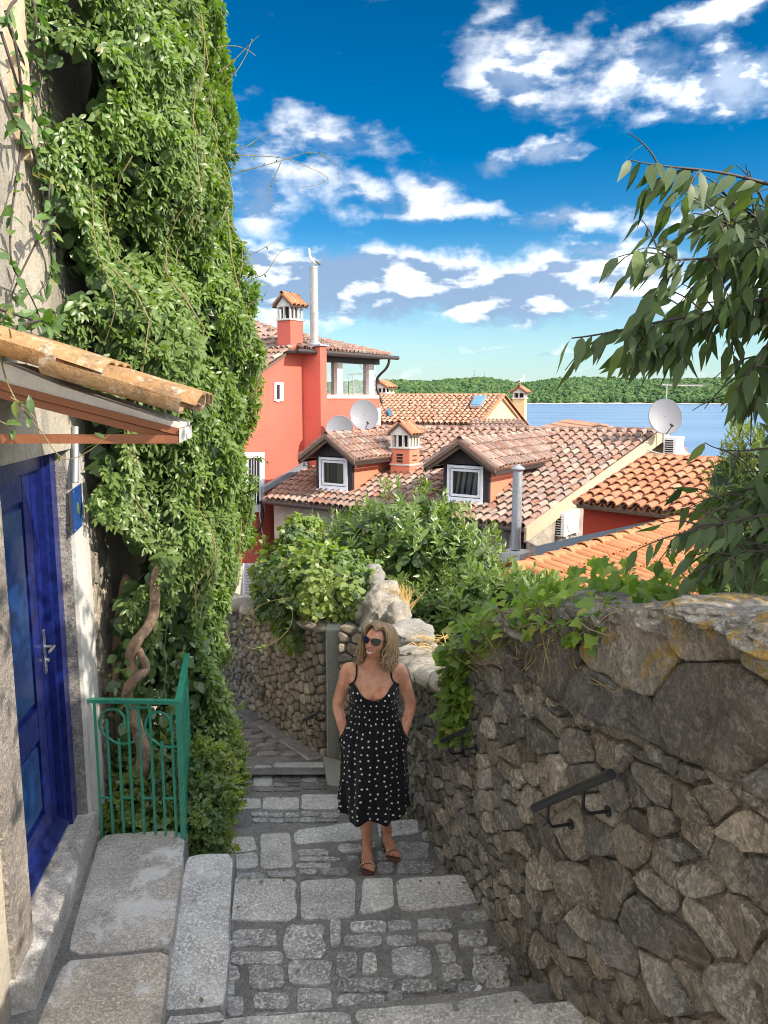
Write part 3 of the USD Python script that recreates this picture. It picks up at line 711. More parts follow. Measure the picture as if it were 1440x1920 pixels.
# ------------------------------------------------------------------ right wall of rubble
WN = norm(np.array([-1, -.238, 0])); WU = np.array([-.238, 1, -.2]); WO = np.array([1.545, 0, .886])
wall_pt = lambda y, h, off=0.: WO + WU * y + np.array([0, 0, h]) + WN * off
TOP = np.array([(.9, 1.96), (1.7, 2.0), (2.07, 1.98), (2.4, 2.02), (2.85, 1.95), (3.2, 1.96), (3.5, 1.90), (3.8, 1.83), (4.05, 1.75), (4.55, 1.60), (4.62, 1.30), (5.2, 1.29), (5.9, 1.22), (6.75, 1.20)])
toph = lambda y: np.interp(y, TOP[:, 0], TOP[:, 1])
rw = thing('stone_wall', 'tall rough grey limestone wall with lichen along the right of the steps', 'wall')
def core_fn(off0, off1, top, bottom=-.6, y0=-2., y1=6.75, n=60):
    ys = np.linspace(y0, y1, n); V, F = [], []
    for y in ys:
        t = top(y) - .04
        V += [wall_pt(y, bottom, off0), wall_pt(y, t, off0), wall_pt(y, t, off1), wall_pt(y, bottom, off1)]
    for i in range(n - 1):
        for j in range(4):
            k = (j + 1) % 4; F += [[i * 4 + j, (i + 1) * 4 + k, i * 4 + k], [i * 4 + j, (i + 1) * 4 + j, (i + 1) * 4 + k]]
    e = (n - 1) * 4; F += [[0, 1, 2], [0, 2, 3], [e, e + 2, e + 1], [e, e + 3, e + 2]]
    return np.array(V), np.array(F)
obj('wall_core', core_fn(-.004, -.55, toph), 'wall_core', rw)
def right_stones():
    yy = np.linspace(1.3, 6.72, 60)
    up = lambda y: np.where(y < 3.75, 1.50 - .02 * np.sin(y * 5), toph(y) - .02)
    low = Polygon([(1.3, -.30), (6.72, -.30)] + [(y, up(y)) for y in yy[::-1]])
    k = 0
    for c in cells(low, lambda u, v: (.070 + .030 * max(0, (4.2 - u))) * (.55 + .75 * meshkit.noise(np.array([u * 2.6, v * 4.0, 1.0]), 5)), 1.6, 3, .005):
        big = Polygon(c).area > .03
        rs = np.random.default_rng(k)
        mt = 'wall_stone_dark' if c[:, 1].mean() > 1.2 and rs.random() < .6 else 'wall_stone'
        c = (c - c.mean(0)) * rs.uniform(.95, 1.04) + c.mean(0) + rs.normal(0, .004, c.shape)
        obj('stone', stone(c, WO, WU, Z3, WN, .06, rs.uniform(.026, .052) if big else rs.uniform(.014, .036), 26 if big else 16, (1, 1.012, .985, .94, .70, .36) if big else (1, 1.01, .96, .76, .4), (0, .40, .86, .98, 1, 1.0) if big else (0, .5, .9, 1, 1.0), .55, k + 3, .10, .07, 9., tilt=.16), mt, rw, smooth=28); k += 1
    # chinking: small flat stones wedged in the joints
    upb = Polygon([(1.0, 1.53), (3.75, 1.53)] + [(y, toph(y) + .01) for y in np.linspace(3.75, 1.0, 40)])
    for c in cells(upb, lambda u, v: .27 - .05 * (v > 1.85), 1.7, 8, .003):
        mt = 'wall_stone_lichen' if c[:, 1].mean() > 1.86 and c[:, 0].mean() < 2.75 else 'wall_stone_dark'
        obj('stone', stone(c, WO, WU, Z3, WN, .06, .036 + .010 * (k % 3), 34, (1, 1.02, .985, .93, .8, .6, .4, .2), (0, .5, .88, .98, 1, 1.0, 1.0, 1.0), .85, k + 50, .08, .05, 9., tilt=.05), mt, rw, smooth=45); k += 1
    rs = np.random.default_rng(9)
    for i in range(26):
        y = rs.uniform(1.7, 3.9); h = 1.515 + rs.normal(0, .02)
        s_ = rs.uniform(.03, .075)
        obj('stone', rock(wall_pt(y, h, .005), (.03, s_ * 1.4, s_ * .5), i + 300, 1), 'wall_stone', rw, smooth=True)
right_stones()
def cap_stones():
    rs = np.random.default_rng(21); y = 1.15; k = 0
    while y < 4.5:                                     # rough coping of the high part
        l = rs.uniform(.11, .25); hgt = rs.uniform(.035, .08)
        for off in (-.10, -.36):
            c_ = wall_pt(y + l / 2 + rs.normal(0, .03), toph(y + l / 2) - .03 + rs.uniform(-.02, .03), off + rs.normal(0, .02))
            mt = 'wall_stone_lichen' if (y < 2.7 or rs.random() < .2) else 'wall_stone_dark'
            obj('cap_stone', rock(c_, (.17, l * .62, hgt), k + 40, 3 if off > -.2 else 2, .5), mt, rw, smooth=True); k += 1
        y += l
    y = 4.72
    while y < 6.9:                                     # flat sunlit top of the low part
        l = rs.uniform(.22, .42)
        for off in (-.10, -.34, -.52):
            c_ = wall_pt(y + l / 2, toph(y) - .015 + rs.uniform(-.015, .02), off + rs.normal(0, .02))
            obj('cap_stone', rock(c_, (.15, l * .60, .055), k + 90, 2, .35), 'sunny_stone', rw, smooth=True); k += 1
        y += l
    for (px, py, d, s_) in ((722, 1148, 6.85, (.20, .20, .21)), (745, 1165, 6.7, (.12, .15, .16)), (716, 1112, 7.3, (.16, .18, .12)), (700, 1086, 7.6, (.10, .12, .16)), (768, 1188, 6.4, (.2, .2, .09)), (690, 1165, 7.0, (.12, .12, .15))):
        obj('cap_stone', rock(P(px, py, d), s_, k + 7, 3, .55), 'sunny_stone', rw, smooth=40); k += 1
cap_stones()
def return_stones():                                    # end of the wall, facing the steps
    O = np.array([-.42, 6.82, -.40]); U = np.array([.46, -.10, 0]); U = U / np.linalg.norm(U); N = np.array([U[1], -U[0], 0]) * 1.
    if N[1] > 0: N = -N
    obj('wall_core', prism([O + N * -.02, O + U * .42 + N * -.02, O + U * .42 + N * -.02 + [0, 0, 1.36], O + N * -.02 + [0, 0, 1.36]], -N * .4), 'wall_core', rw)
    for i, c in enumerate(cells(Polygon([(0, 0), (.44, 0), (.44, 1.42), (0, 1.42)]), lambda u, v: .085, 1.5, 31, .004)):
        obj('stone', stone(c, O, U, Z3, N, .03, .03, 10, (1, 1, .9, .5), (0, .5, .95, 1), .4, i + 700, .2, .04), 'far_stone', rw, smooth=True)
return_stones()

# ------------------------------------------------------------------ wall along the lane, and the plastered gate pier
fw = thing('rubble_wall', 'warm beige rubble wall along the far lane, leafy vine hanging over its top', 'wall')
FO = np.array([*FW0, ramp_z(FW0[1]) - .02]); FU = np.array([*FWD, -.2 * FWD[1]])
obj('wall_core', prism([FO + nk * -.02 - [0, 0, .3], FO + nk * -.02 + FU * 9 - [0, 0, .3], FO + nk * -.02 + FU * 9 + [0, 0, 1.30], FO + nk * -.02 + [0, 0, 1.34]], -nk * .5), 'wall_core', fw)
for i, c in enumerate(cells(Polygon([(0, -.05), (4.3, -.05), (4.3, 1.33), (0, 1.36)]), lambda u, v: .070 + .012 * math.sin(u * 9 + v * 7), 1.6, 13, .004)):
    rs = np.random.default_rng(i)
    obj('stone', stone(c, FO, FU, Z3, nk, .03, rs.uniform(.015, .045), 9, (1, 1, .88, .5), (0, .45, .95, 1), .5, i + 900, .2, .05), 'far_stone', fw, smooth=True)
for i in range(9):
    c_ = FO + FU * (.3 + i * .5) - nk * .16 + [0, 0, 1.36]
    obj('cap_stone', rock(c_, (.28, .26, .06), i + 60, 1, .4), 'far_stone', fw, smooth=True)
gp = thing('gate_pier', 'narrow grey-green plastered gate pier between the rubble wall and the steps wall', 'pier')
obj('shaft', bevel_box([-.475, 7.10, .18], [.072, 0, 0], [0, .16, 0], [0, 0, .76], .012), 'pier_plaster', gp)
obj('base_ramp', prism([[-.58, 6.90, -.42], [-.30, 6.75, -.42], [-.30, 6.3, -.42], [-.5, 6.35, -.42]], [0, 0, .12]), 'pier_plaster', gp)
gb = thing('meter_box', 'small black metal box standing in the gateway behind the woman', 'box')
obj('body', bevel_box([-.345, 6.84, -.10], [.055, 0, 0], [0, .035, 0], [0, 0, .17], .008), 'black_iron', gb)
obj('door', bevel_box([-.345, 6.80, -.10], [.042, 0, 0], [0, .004, 0], [0, 0, .145], .003), 'black_iron', gb)

def wall_rail(label, a, b, r, n_brackets, inn, drop=.085, d=.045):
    a, b = np.asarray(a), np.asarray(b)
    t = thing('handrail', label, 'handrail', b)
    obj('tube', tube([a, b], r, 16), 'black_iron', t, smooth=50)
    obj('end_cap', tube([a + norm(a - b) * .001, a + norm(a - b) * .006], r * 1.03, 16), 'black_iron', t, smooth=50)
    for f in n_brackets:
        p0 = a + (b - a) * f - [0, 0, r * .8]
        q = np.array([p0, p0 - [0, 0, drop * .7], p0 - [0, 0, drop] + inn * .02, p0 - [0, 0, drop] + inn * d * 1.6])
        obj('bracket', tube(q, .007, 8), 'black_iron', t, smooth=True)
        obj('flange', tube([q[-1] - inn * .012, q[-1] - inn * .004], .022, 12), 'black_iron', t)
on_wall = lambda px, py, off: PP(px, py, wall_pt(3, 1, off), WN)
wall_rail('short thick black handrail on the near part of the right wall', on_wall(1144, 1452, .15), on_wall(1002, 1515, .15), .0185, (.30, .78), -WN, .10, .07)
wall_rail('short black handrail on the right wall beside the hanging creeper', on_wall(879, 1367, .13), on_wall(830, 1389, .13), .017, (.25, .75), -WN, .09, .06)
q0, q1 = PP(599, 1334, FO + nk * .09, nk), PP(569, 1350, FO + nk * .09, nk)
wall_rail('short black handrail on the beige rubble wall in the lane', q0, q1, .018, (.2, .8), -nk, .07, .05)
wall_rail('stubby black handrail in the gateway left of the woman', [-.30, 6.72, .20], [-.43, 6.78, .09], .018, (.3,), np.array([0, 1, 0]), .06, .05)

# ------------------------------------------------------------------ left house
LWn = norm(np.array([1, .13, 0])); LWu = norm(np.array([-.13, 1, 0]))
def LW(y, off, z): return np.array([XL(y), y, z]) + LWn * off
def lblock(y0, y1, o0, o1, z0, z1):
    return hexa([LW(y0, o0, z0), LW(y0, o1, z0), LW(y1, o1, z0), LW(y1, o0, z0), LW(y0, o0, z1), LW(y0, o1, z1), LW(y1, o1, z1), LW(y1, o0, z1)])
lh = thing('old_house', 'old plastered stone house with a blue door and tiled porch roof', 'house')
obj('wall', [lblock(-4, 3.05, -4, 0, -1, 8.2), lblock(3.05, 4.75, -4, -.32, -1, 3.1), lblock(3.05, 4.75, -4, 0, 3.1, 8.2), lblock(4.75, 8.9, -4, 0, -2, 8.2)], 'old_plaster', lh)
obj('jamb', lblock(3.05, 3.3, -.32, .02, .30, 2.80), 'jamb_stone', lh)
obj('jamb', lblock(3.02, 3.3, -.32, .035, -.3, .30), 'jamb_stone', lh)
obj('jamb', lblock(4.4, 4.75, -.32, .0, .0, 2.80), 'jamb_stone', lh)
obj('plaster_edge', lblock(4.412, 4.74, 0, .022, .2, 2.80), 'white_plaster', lh, label='bright white plaster strip beside the door')
obj('lintel', lblock(3.02, 4.75, -.32, .03, 2.80, 3.1), 'old_plaster', lh)
obj('door_sill', stone([(3.02, -.32), (4.46, -.32), (4.46, .045), (3.85, .07), (3.02, .10)], np.array([XL(0), 0, .50]), np.array([-.13, 1, 0]), LWn, Z3, .14, .05, 26, (1, 1, .985, .95, .8), (0, .6, .92, 1, 1), .15, 5, .05, .01), 'step_slab', lh, smooth=35)
obj('base_course', lblock(3.02, 4.5, -.3, .045, -.6, .38), 'old_plaster', lh)
rs = np.random.default_rng(77)
for i, c in enumerate(cells(Polygon([(4.76, .2), (5.35, .2), (5.35, 2.7), (4.76, 2.7)]), lambda u, v: .16, 1.0, 19, .006)):
    obj('wall_stone', stone(c, np.array([XL(0), 0, 0]), np.array([-.13, 1, 0]), Z3, LWn, .03, .02, 14, (1, 1, .93, .75, .4), (0, .4, .8, 1, 1), .5, i + 1300, .15, .04), 'far_stone', lh, smooth=True)
door = group_part('door', lh, 'cobalt blue painted wooden door')
dk = -.115
obj('frame', [lblock(3.3, 3.36, dk - .03, dk + .03, .55, 2.80), lblock(4.30, 4.398, dk - .02, dk + .055, .55, 2.80), lblock(4.25, 4.32, dk - .03, dk + .025, .55, 2.80), lblock(3.3, 4.398, dk - .03, dk + .02, 2.70, 2.797)], 'blue_paint', door)
obj('leaf', lblock(3.36, 4.25, dk - .07, dk - .035, .57, 2.70), 'blue_paint', door)
for y0, y1, z0, z1 in ((3.37, 3.47, .57, 2.70), (4.03, 4.15, .57, 2.70), (4.16, 4.245, .57, 2.70)):
    obj('stile', lblock(y0, y1, dk - .035, dk - .012, z0, z1), 'blue_paint', door)
for z0, z1 in ((.60, .78), (1.22, 1.40), (2.55, 2.69)):
    obj('rail', lblock(3.47, 4.03, dk - .035, dk - .014, z0, z1), 'blue_paint', door)
for z0, z1 in ((.80, 1.20), (1.42, 2.53)):
    pc = (LW(3.75, dk - .03, (z0 + z1) / 2))
    obj('panel', bevel_box(pc, LWu * .27, LWn * .012, [0, 0, (z1 - z0) / 2 - .01], .011), 'blue_panel', door)
obj('weather_bar', prism([LW(3.36, dk - .035, .585), LW(3.36, dk + .045, .575), LW(3.36, dk + .05, .60), LW(3.36, dk - .035, .66)], LWu * .90), 'blue_paint', door)
hp = PP(84, 1222, LW(4, dk - .008, 1), LWn)
obj('handle_plate', bevel_box(hp, LWu * .018, LWn * .004, [0, 0, .13], .003), 'steel', door)
hz = hp + [0, 0, .03]
obj('handle', [tube([hz, hz + LWn * .05], .009, 10), tube([hz + LWn * .05, hz + LWn * .055 - LWu * .10], [.010, .008], 10)], 'steel', door, smooth=40)
obj('lock', [tube([hp - [0, 0, .05], hp - [0, 0, .05] + LWn * .02], .012, 10)], 'steel', door)
pl = group_part('number_plate', lh, 'blue enamel plate fixed beside the door')
def on_left(px, py, off=.03): return PP(px, py, LW(4, off, 1), LWn)
q = [on_left(134, 918), on_left(151, 906), on_left(153, 985), on_left(138, 1000)]
obj('plate', prism(q, LWn * .006), 'plate_blue', pl)
for a in q: obj('screw', rock(a * .88 + np.mean(q, 0) * .12 + LWn * .007, (.004, .004, .004), 1, 0, 0), 'steel', pl)
ctr = np.mean(q, 0) + LWn * .0075
obj('leaf_emblem', stone(leaf_shape(.5)[0][[0, 8, 9, 10, 4, 7, 6, 5]][:, :2] * [.075, .085] - [0, .045], ctr, LWu, Z3, LWn, .001, .002, 16, (1, 1), (0, 1), 0), 'laurel_leaf', pl)
dp = on_left(141, 900, .05); 
obj('conduit', tube([on_left(141, 905, .05), on_left(141, 800, .05)], .020, 10), 'zinc', lh, smooth=40)
obj('window_post', [lblock(3.86, 4.0, 0, .05, 4.3, 8.0), lblock(4.0, 4.08, 0, .03, 4.25, 8.0)], 'tan_verge', lh)
# porch roof
cp = group_part('porch_roof', lh)
CD = np.array([-.13, 1, 0]) * .38
def c7(d, *q): return [P(.2917 * q[i], 560 + .2917 * q[i + 1], d) for i in range(0, len(q), 2)]
obj('plaster_wedge', prism(c7(3.15, -40, 395, 60, 425, 390, 560, 1150, 806, 1150, 838, 60, 548, -40, 520), CD), 'canopy_white', cp)
obj('rafter', prism(c7(3.13, -60, 508, 60, 549, 1152, 836, 1152, 880, 60, 600, -60, 562), CD * .99), 'beam_paint', cp)
obj('rafter', prism(c7(3.145, -60, 566, 60, 602, 1142, 882, 1142, 905, 900, 868, 0, 640, -60, 620), CD * .98), 'beam_paint', cp)
obj('beam', prism(c7(3.11, -60, 872, 920, 872, 1145, 884, 1145, 932, -60, 932), CD * .06), 'beam_paint', cp)
obj('soffit', prism(c7(3.2, -40, 600, 60, 605, 900, 820, 900, 832, 60, 625, -40, 620), CD * .95), 'dark_wood', cp)
obj('fascia', prism([P(.2917 * x, 560 + .2917 * y, 3.12) for x, y in ((1152, 838), (1160, 838), (1160, 925), (1152, 925))], CD), 'canopy_white', cp)
def half_tile(a, b, ra, rb, up, n=6, th=.014, full=False, arc=np.pi, flip=False):
    a, b = np.asarray(a, float), np.asarray(b, float); d = norm(b - a); s = norm(np.cross(d, up)); u = np.cross(s, d)
    if flip: u = -u
    t = np.linspace(-arc / 2, arc / 2, n + 1)
    ring = lambda c, r: c + r * (np.sin(t)[:, None] * s + (np.cos(t) - math.cos(arc / 2))[:, None] * u)
    R = [ring(a, ra), ring(b, rb), ring(a, ra - th)] + ([ring(b, rb - th)] if full else [])
    V = np.vstack(R); m = n + 1; F = []
    for j in range(n):
        F += [[j, j + 1, m + j + 1], [j, m + j + 1, m + j], [2 * m + j, j + 1, j], [2 * m + j, 2 * m + j + 1, j + 1]]
        if full: F += [[2 * m + j, 3 * m + j + 1, 2 * m + j + 1], [2 * m + j, 3 * m + j, 3 * m + j + 1], [m + j, m + j + 1, 3 * m + j + 1], [m + j, 3 * m + j + 1, 3 * m + j]]
    if full:
        for j in (0, n): F += [[j, m + j, 3 * m + j], [j, 3 * m + j, 2 * m + j], [j, 3 * m + j, m + j], [j, 2 * m + j, 3 * m + j]]
    F = np.array(F)
    if not flip: F = F[:, ::-1]
    return V, F
A0, B0 = P(376, 768, 3.2), P(-20, 652, 3.2)
sl = norm(A0 - B0); upc = norm(np.cross(sl, [0, 1, 0])); upc = upc * np.sign(upc[2])
for r_ in range(3):
    o = np.array([-.13, 1, 0]) * (.165 * r_) + [0, -.06, 0]
    for (f0, f1, lift) in ((-.01, .47, .030), (.42, 1.05, .060)):
        a = A0 + (B0 - A0) * f0 + o + upc * lift * .7; b = A0 + (B0 - A0) * f1 + o + upc * lift
        obj('cover_tile', half_tile(a, b, .092, .082, upc, 8, .013, True, arc=2.25), 'tile_lichen', cp, smooth=40)
    o2 = o + [0, -.10 if r_ == 0 else .1, 0]
    for (f0, f1, lift) in ((.04, .66, -.035), (.6, 1.02, -.012)):
        a = A0 + (B0 - A0) * f0 + o2 + upc * (lift + .07); b = A0 + (B0 - A0) * f1 + o2 + upc * (lift + .075)
        obj('pan_tile', half_tile(a, b, .060, .068, upc, 8, .013, True, flip=True), 'tile_lichen', cp, smooth=40)

# side steps in front of the door
ds = struct('door_steps')
obj('bed', [lblock(2.2, 4.38, -.2, .60, -.6, .388), lblock(2.2, 4.28, .60, .90, -.6, .288)], 'mortar', ds)
def side_slab(poly, z, pr, seed, mt='step_slab'):
    obj('slab', stone(poly, np.array([XL(0), 0, z - .03]), np.array([-.13, 1, 0]), LWn, Z3, .12, .03 + pr, 36, (1, 1, .99, .96, .8, .5), (0, .55, .88, .98, 1, 1), .10, seed, .06, .015, 12.), mt, ds, smooth=35)
side_slab([(3.37, .14), (4.42, .06), (4.42, .585), (3.37, .645), (3.36, .4)], .38, .022, 1)
side_slab([(2.72, .12), (3.34, .14), (3.34, .64), (2.72, .68)], .38, .018, 2)
side_slab([(3.07, .615), (4.30, .600), (4.30, .885), (3.07, .925)], .275, .022, 3, 'paving_slab')
side_slab([(2.3, .66), (3.05, .66), (3.05, .93), (2.3, .955)], .275, .018, 4, 'paving_slab')

# ------------------------------------------------------------------ green railing
rl = thing('iron_railing', 'low green wrought iron railing with scrolls guarding the vine trunk', 'railing', (-1.5, 4.5, .3))
RA, RB, RC = np.array([-1.815, 4.48, 1.26]), PZ(334, 1316, 1.28), np.array([-1.40, 5.25, 1.28])
RA[2] = 1.255
obj('top_rail', beam(RA, RB + norm(RB - RA) * .02, .038, .022), 'green_iron', rl)
obj('top_rail', beam(RB, RC, .038, .022), 'green_iron', rl)
obj('post', beam(RB - [0, 0, .01], [RB[0], RB[1], .22], .03, .03, (0, 1, 0)), 'green_iron', rl)
fd = (RB - RA) / np.linalg.norm((RB - RA)[:2]); Lf = np.linalg.norm((RB - RA)[:2])
fp = lambda t, z: np.array([*(RA + (RB - RA) * t)[:2], z])
ts = [.07, .20, .325, .44, .56, .685, .80, .92]
for i, t in enumerate(ts):
    topz = 1.25 if i in (0, 3, 4) else (1.14 if i in (1,) else 1.02 if i in (2, 6) else 1.235 if i in (5,) else 1.2)
    obj('bar', tube([fp(t, .24), fp(t, topz)], .0085, 6), 'green_iron', rl)
for t0, t1, z in ((.07, .20, .62), (.325, .44, .63), (.56, .685, .64), (.80, .92, .65)):
    obj('cross_bar', tube([fp(t0, z), fp(t1, z + .005)], .0075, 6), 'green_iron', rl)
obj('cross_bar', tube([fp(.44, 1.225), fp(.685, 1.235)], .0075, 6), 'green_iron', rl)
for tc in (.29, .80):                                   # C scrolls
    a = np.linspace(-2.35, 3.9, 40); r_ = np.interp(a, [-2.35, -1.2, 3.9], [.17, .115, .055])
    pts = [fp(tc, 1.125) + fd * (-r * math.cos(t_)) + np.array([0, 0, r * math.sin(t_)]) for t_, r in zip(a, r_)]
    obj('scroll', tube(pts, .008, 6), 'green_iron', rl, smooth=True)
for i in range(7):
    t = (i + .7) / 7.6; b = RB + (RC - RB) * t
    obj('bar', tube([[b[0], b[1], .24], [b[0], b[1], 1.27]], .0085, 6), 'green_iron', rl)
obj('bottom_rail', beam(fp(0, .26), fp(1, .26), .02, .012), 'green_iron', rl)
a = np.linspace(0, 2 * np.pi, 24)
obj('ring', tube([fp(.40, .33) + fd * .06 * math.cos(t_) + np.array([0, 0, .06 * math.sin(t_)]) for t_ in a], .008, 6), 'green_iron', rl, smooth=True)
pb = struct('planting_bed')
obj('soil', hexa([[-1.9, 4.40, -1], [-1.12, 4.36, -1], [-1.55, 6.6, -1.2], [-2.2, 6.6, -1.2], [-1.9, 4.40, .24], [-1.12, 4.36, .10], [-1.55, 6.6, -.30], [-2.2, 6.6, -.30]]), 'ground_earth', pb)
# ------------------------------------------------------------------ houses below
def on(o, n, *pp): return [PP(x, y, o, n) for x, y in pp]
def tile_roof(parent, Q, mat, pitch=.205, row=.34, r=.088, mask=None, keep=300, seed=0, n=5, pans=True, under='tile_old', jitter=.012, thick=.07, bed=True):
    rs = np.random.default_rng(seed)
    a, b, c_, d = (np.asarray(q, float) for q in Q)
    nc = max(1, int(round(np.linalg.norm(b - a) / pitch))); nr = max(1, int(round(np.linalg.norm((d + c_ - a - b) / 2) / row)))
    up = norm(np.cross(b - a, d - a)); up = up * np.sign(up[2])
    T, ctr, PT = [], [], []
    for i in range(nc):
        for j in range(nr):
            u, v0, v1 = (i + .5) / nc, j / nr, (j + 1.14) / nr
            if mask and not mask(u, (j + .5) / nr): continue
            p0, p1 = quad_pt(Q, u, v0), quad_pt(Q, u, min(v1, 1.02))
            jt = (b - a) / np.linalg.norm(b - a) * rs.normal(0, jitter)
            dn = norm(p0 - p1) * rs.normal(0, jitter * 1.2)
            T.append(half_tile(p0 + up * (.040 + rs.uniform(0, .014)) + jt + dn, p1 + up * .012 + jt, r, r * .84, up, n, .02))
            ctr.append(p0)
            if pans:
                q0, q1 = quad_pt(Q, i / nc, v0), quad_pt(Q, i / nc, min(v1, 1.0))
                PT.append(half_tile(q0 + up * .05, q1 + up * .03, r * .9, r * .9, up, 4, .012, flip=True))
    pr = proj(np.array(ctr)); inside = (pr[:, 0] > 0) & (pr[:, 0] < 1440) & (pr[:, 1] < 1200)
    o = np.argsort(np.where(inside, pr[:, 2], 1e4))
    for i in o[:keep]: obj('roof_tile', T[i], mat, parent, smooth=50)
    if len(o) > keep: obj('roof_tiles', cat([T[i] for i in o[keep:]]), mat, parent, kind='stuff', smooth=50)
    if PT: obj('pan_tiles', cat(PT), mat, parent, kind='stuff', smooth=50)
    if bed: obj('roof_bed', prism([a - up * .012, b - up * .012, c_ - up * .012, d - up * .012], -up * thick), 'brown_wood', parent)
def ridge_tiles(parent, a, b, mat, r=.11, ln=.42, up=(0, 0, 1), jit=.01, seed=0):
    rs = np.random.default_rng(seed); a, b = np.asarray(a), np.asarray(b)
    k = max(1, int(round(np.linalg.norm(b - a) / ln)))
    for i in range(k):
        p, q = a + (b - a) * i / k, a + (b - a) * (i + 1.12) / k
        obj('ridge_tile', half_tile(p + [0, 0, .02 + rs.uniform(0, jit)], q, r, r * .86, up, 6, .02, arc=2.6), mat, parent, smooth=50)
def chimney(parent, c0, ex, ey, w, d, zs, mat, trim, cap_mat, pillars=(3, 2), label=None, over=.10):
    """masonry shaft, trim bands, an arcade of little pillars and a gabled tile cap. zs = bottom, top of shaft, top of arcade, apex"""
    t = group_part('chimney', parent, label)
    X, Y = np.asarray(ex) * w / 2, np.asarray(ey) * d / 2
    at = lambda x, y, z: np.array([*(np.asarray(c0)[:2] + (X * x + Y * y)[:2]), z])
    z0, z1, z2, z3 = zs
    obj('shaft', bevel_box(at(0, 0, (z0 + z1) / 2), X, Y, [0, 0, (z1 - z0) / 2], .012), mat, t)
    obj('band', bevel_box(at(0, 0, z1 + .025), X * 1.12, Y * 1.12, [0, 0, .028], .01), trim, t)
    obj('flue', box(at(0, 0, (z1 + z2) / 2 + .02), X * .55, Y * .55, [0, 0, (z2 - z1) / 2 - .03]), 'dark_inside', t)
    for side in (-1, 1):
        for i in range(pillars[0]):
            x = -1 + 2 * i / (pillars[0] - 1)
            obj('pillar', bevel_box(at(x * .88, side * .88, (z1 + z2) / 2 + .025), X * .10, Y * .10, [0, 0, (z2 - z1) / 2 - .025], .006), trim, t)
        for i in range(1, pillars[1]):
            y = -1 + 2 * i / pillars[1]
            obj('pillar', bevel_box(at(side * .88, y * .88, (z1 + z2) / 2 + .025), X * .10, Y * .10, [0, 0, (z2 - z1) / 2 - .025], .006), trim, t)
    obj('lintel', bevel_box(at(0, 0, z2 + .02), X * 1.02, Y * 1.02, [0, 0, .02], .006), trim, t)
    obj('gable', prism([at(-1, -.98, z2 + .04), at(1, -.98, z2 + .04), at(0, -.98, z3 - .04)], Y * 1.96), trim, t)
    for s_ in (-1, 1):
        E0, E1 = at(s_ * (1 + 2 * over / w), -1 - 2 * over / d * .6, z2 + .0), at(s_ * (1 + 2 * over / w), 1 + 2 * over / d * .6, z2 + .0)
        R0, R1 = at(0, -1 - 2 * over / d * .6, z3), at(0, 1 + 2 * over / d * .6, z3)
        k = max(3, int(round(np.linalg.norm(E1 - E0) / .17)))
        upv = norm(np.cross(E1 - E0, R0 - E0)); upv *= np.sign(upv[2])
        obj('cap_slab', prism([E0, E1, R1, R0], -upv * .03), 'brown_wood', t)
        for i in range(k):
            f = (i + .5) / k
            obj('cap_tile', half_tile(E0 + (E1 - E0) * f + upv * .02, R0 + (R1 - R0) * f + upv * .015, .088, .08, upv, 5, .018), cap_mat, t, smooth=50)
    ridge_tiles(t, at(0, -1 - 2 * over / d * .6, z3 + .02), at(0, 1 + 2 * over / d * .6, z3 + .02), cap_mat, .085, .3)
    return t

# --- the house with two dormers
ER = P(985, 990, 17.); EL = PZ(497, 938, ER[2]); RR = P(1240, 808, 21.6)
n1 = norm(np.cross(EL - ER, RR - ER)); n1 = n1 * np.sign(n1[2])
R1 = lambda px, py: PP(px, py, ER, n1)
e1 = norm(ER - EL); m1 = np.array([-e1[1], e1[0], 0.]); m1 = norm(m1)
h1 = thing('dormer_house', 'old house with weathered pinkish tile roof and two gabled dormers', 'house', (1.5, 20, -2.5))
RL = R1(640, 801)
ob = R1(915, 950)
def foot(p, o):
    q = p - o; return -1.22 < q @ e1 < -.03 and .05 < q @ m1 < 2.2
oL = R1(660, 926)
tile_roof(h1, (EL, ER, RR, RL), 'tile_old', mask=lambda u, v: not (foot(quad_pt((EL, ER, RR, RL), u, v), ob) or foot(quad_pt((EL, ER, RR, RL), u, v), oL)), seed=1)
ridge_tiles(h1, RL, RR, 'tile_old', .12, .45)
back = m1 * 6 - [0, 0, 1.7]
obj('back_slope', prism([RL - [0, 0, .03], RR - [0, 0, .03], RR + back, RL + back], [0, 0, -.1]), 'tile_old', h1)
w0, w1 = EL + m1 * .35, ER + m1 * .30 - e1 * .12
obj('front_wall', prism([[*w0[:2], -4], [*w1[:2], -4], [*w1[:2], ER[2] + .02], [*w0[:2], ER[2] + .02]], m1 * .3), 'beige_plaster', h1)
gz = RR + m1 * 5.5 - [0, 0, 1.55]
go = ER - e1 * .14
gw = [[*go[:2], -4], [*(gz - e1 * .14)[:2], -4], gz - e1 * .14 - [0, 0, .1], RR - e1 * .14 - [0, 0, .1], go - [0, 0, .1]]
obj('gable_wall', prism(gw, -e1 * .25), 'far_stone', h1)
for a_, b_ in ((ER - norm(RR - ER) * .05, RR), (RR, gz)):
    dv = [0, 0, -.30]
    obj('verge_board', prism([a_ + [0, 0, .035], b_ + [0, 0, .035], b_ + dv, a_ + dv], e1 * .06), 'tan_verge', h1)
obj('gutter', tube([EL - m1 * .06 - [0, 0, .05], ER - m1 * .06 - [0, 0, .06]], .06, 8), 'gutter', h1, smooth=True)
obj('flashing', prism([R1(490, 929) + n1 * .10, R1(574, 879) + n1 * .10, R1(574, 879) + n1 * .10 + [0, 0, .16], R1(490, 929) + n1 * .10 + [0, 0, .16]], e1 * .14), 'lead_flashing', h1)
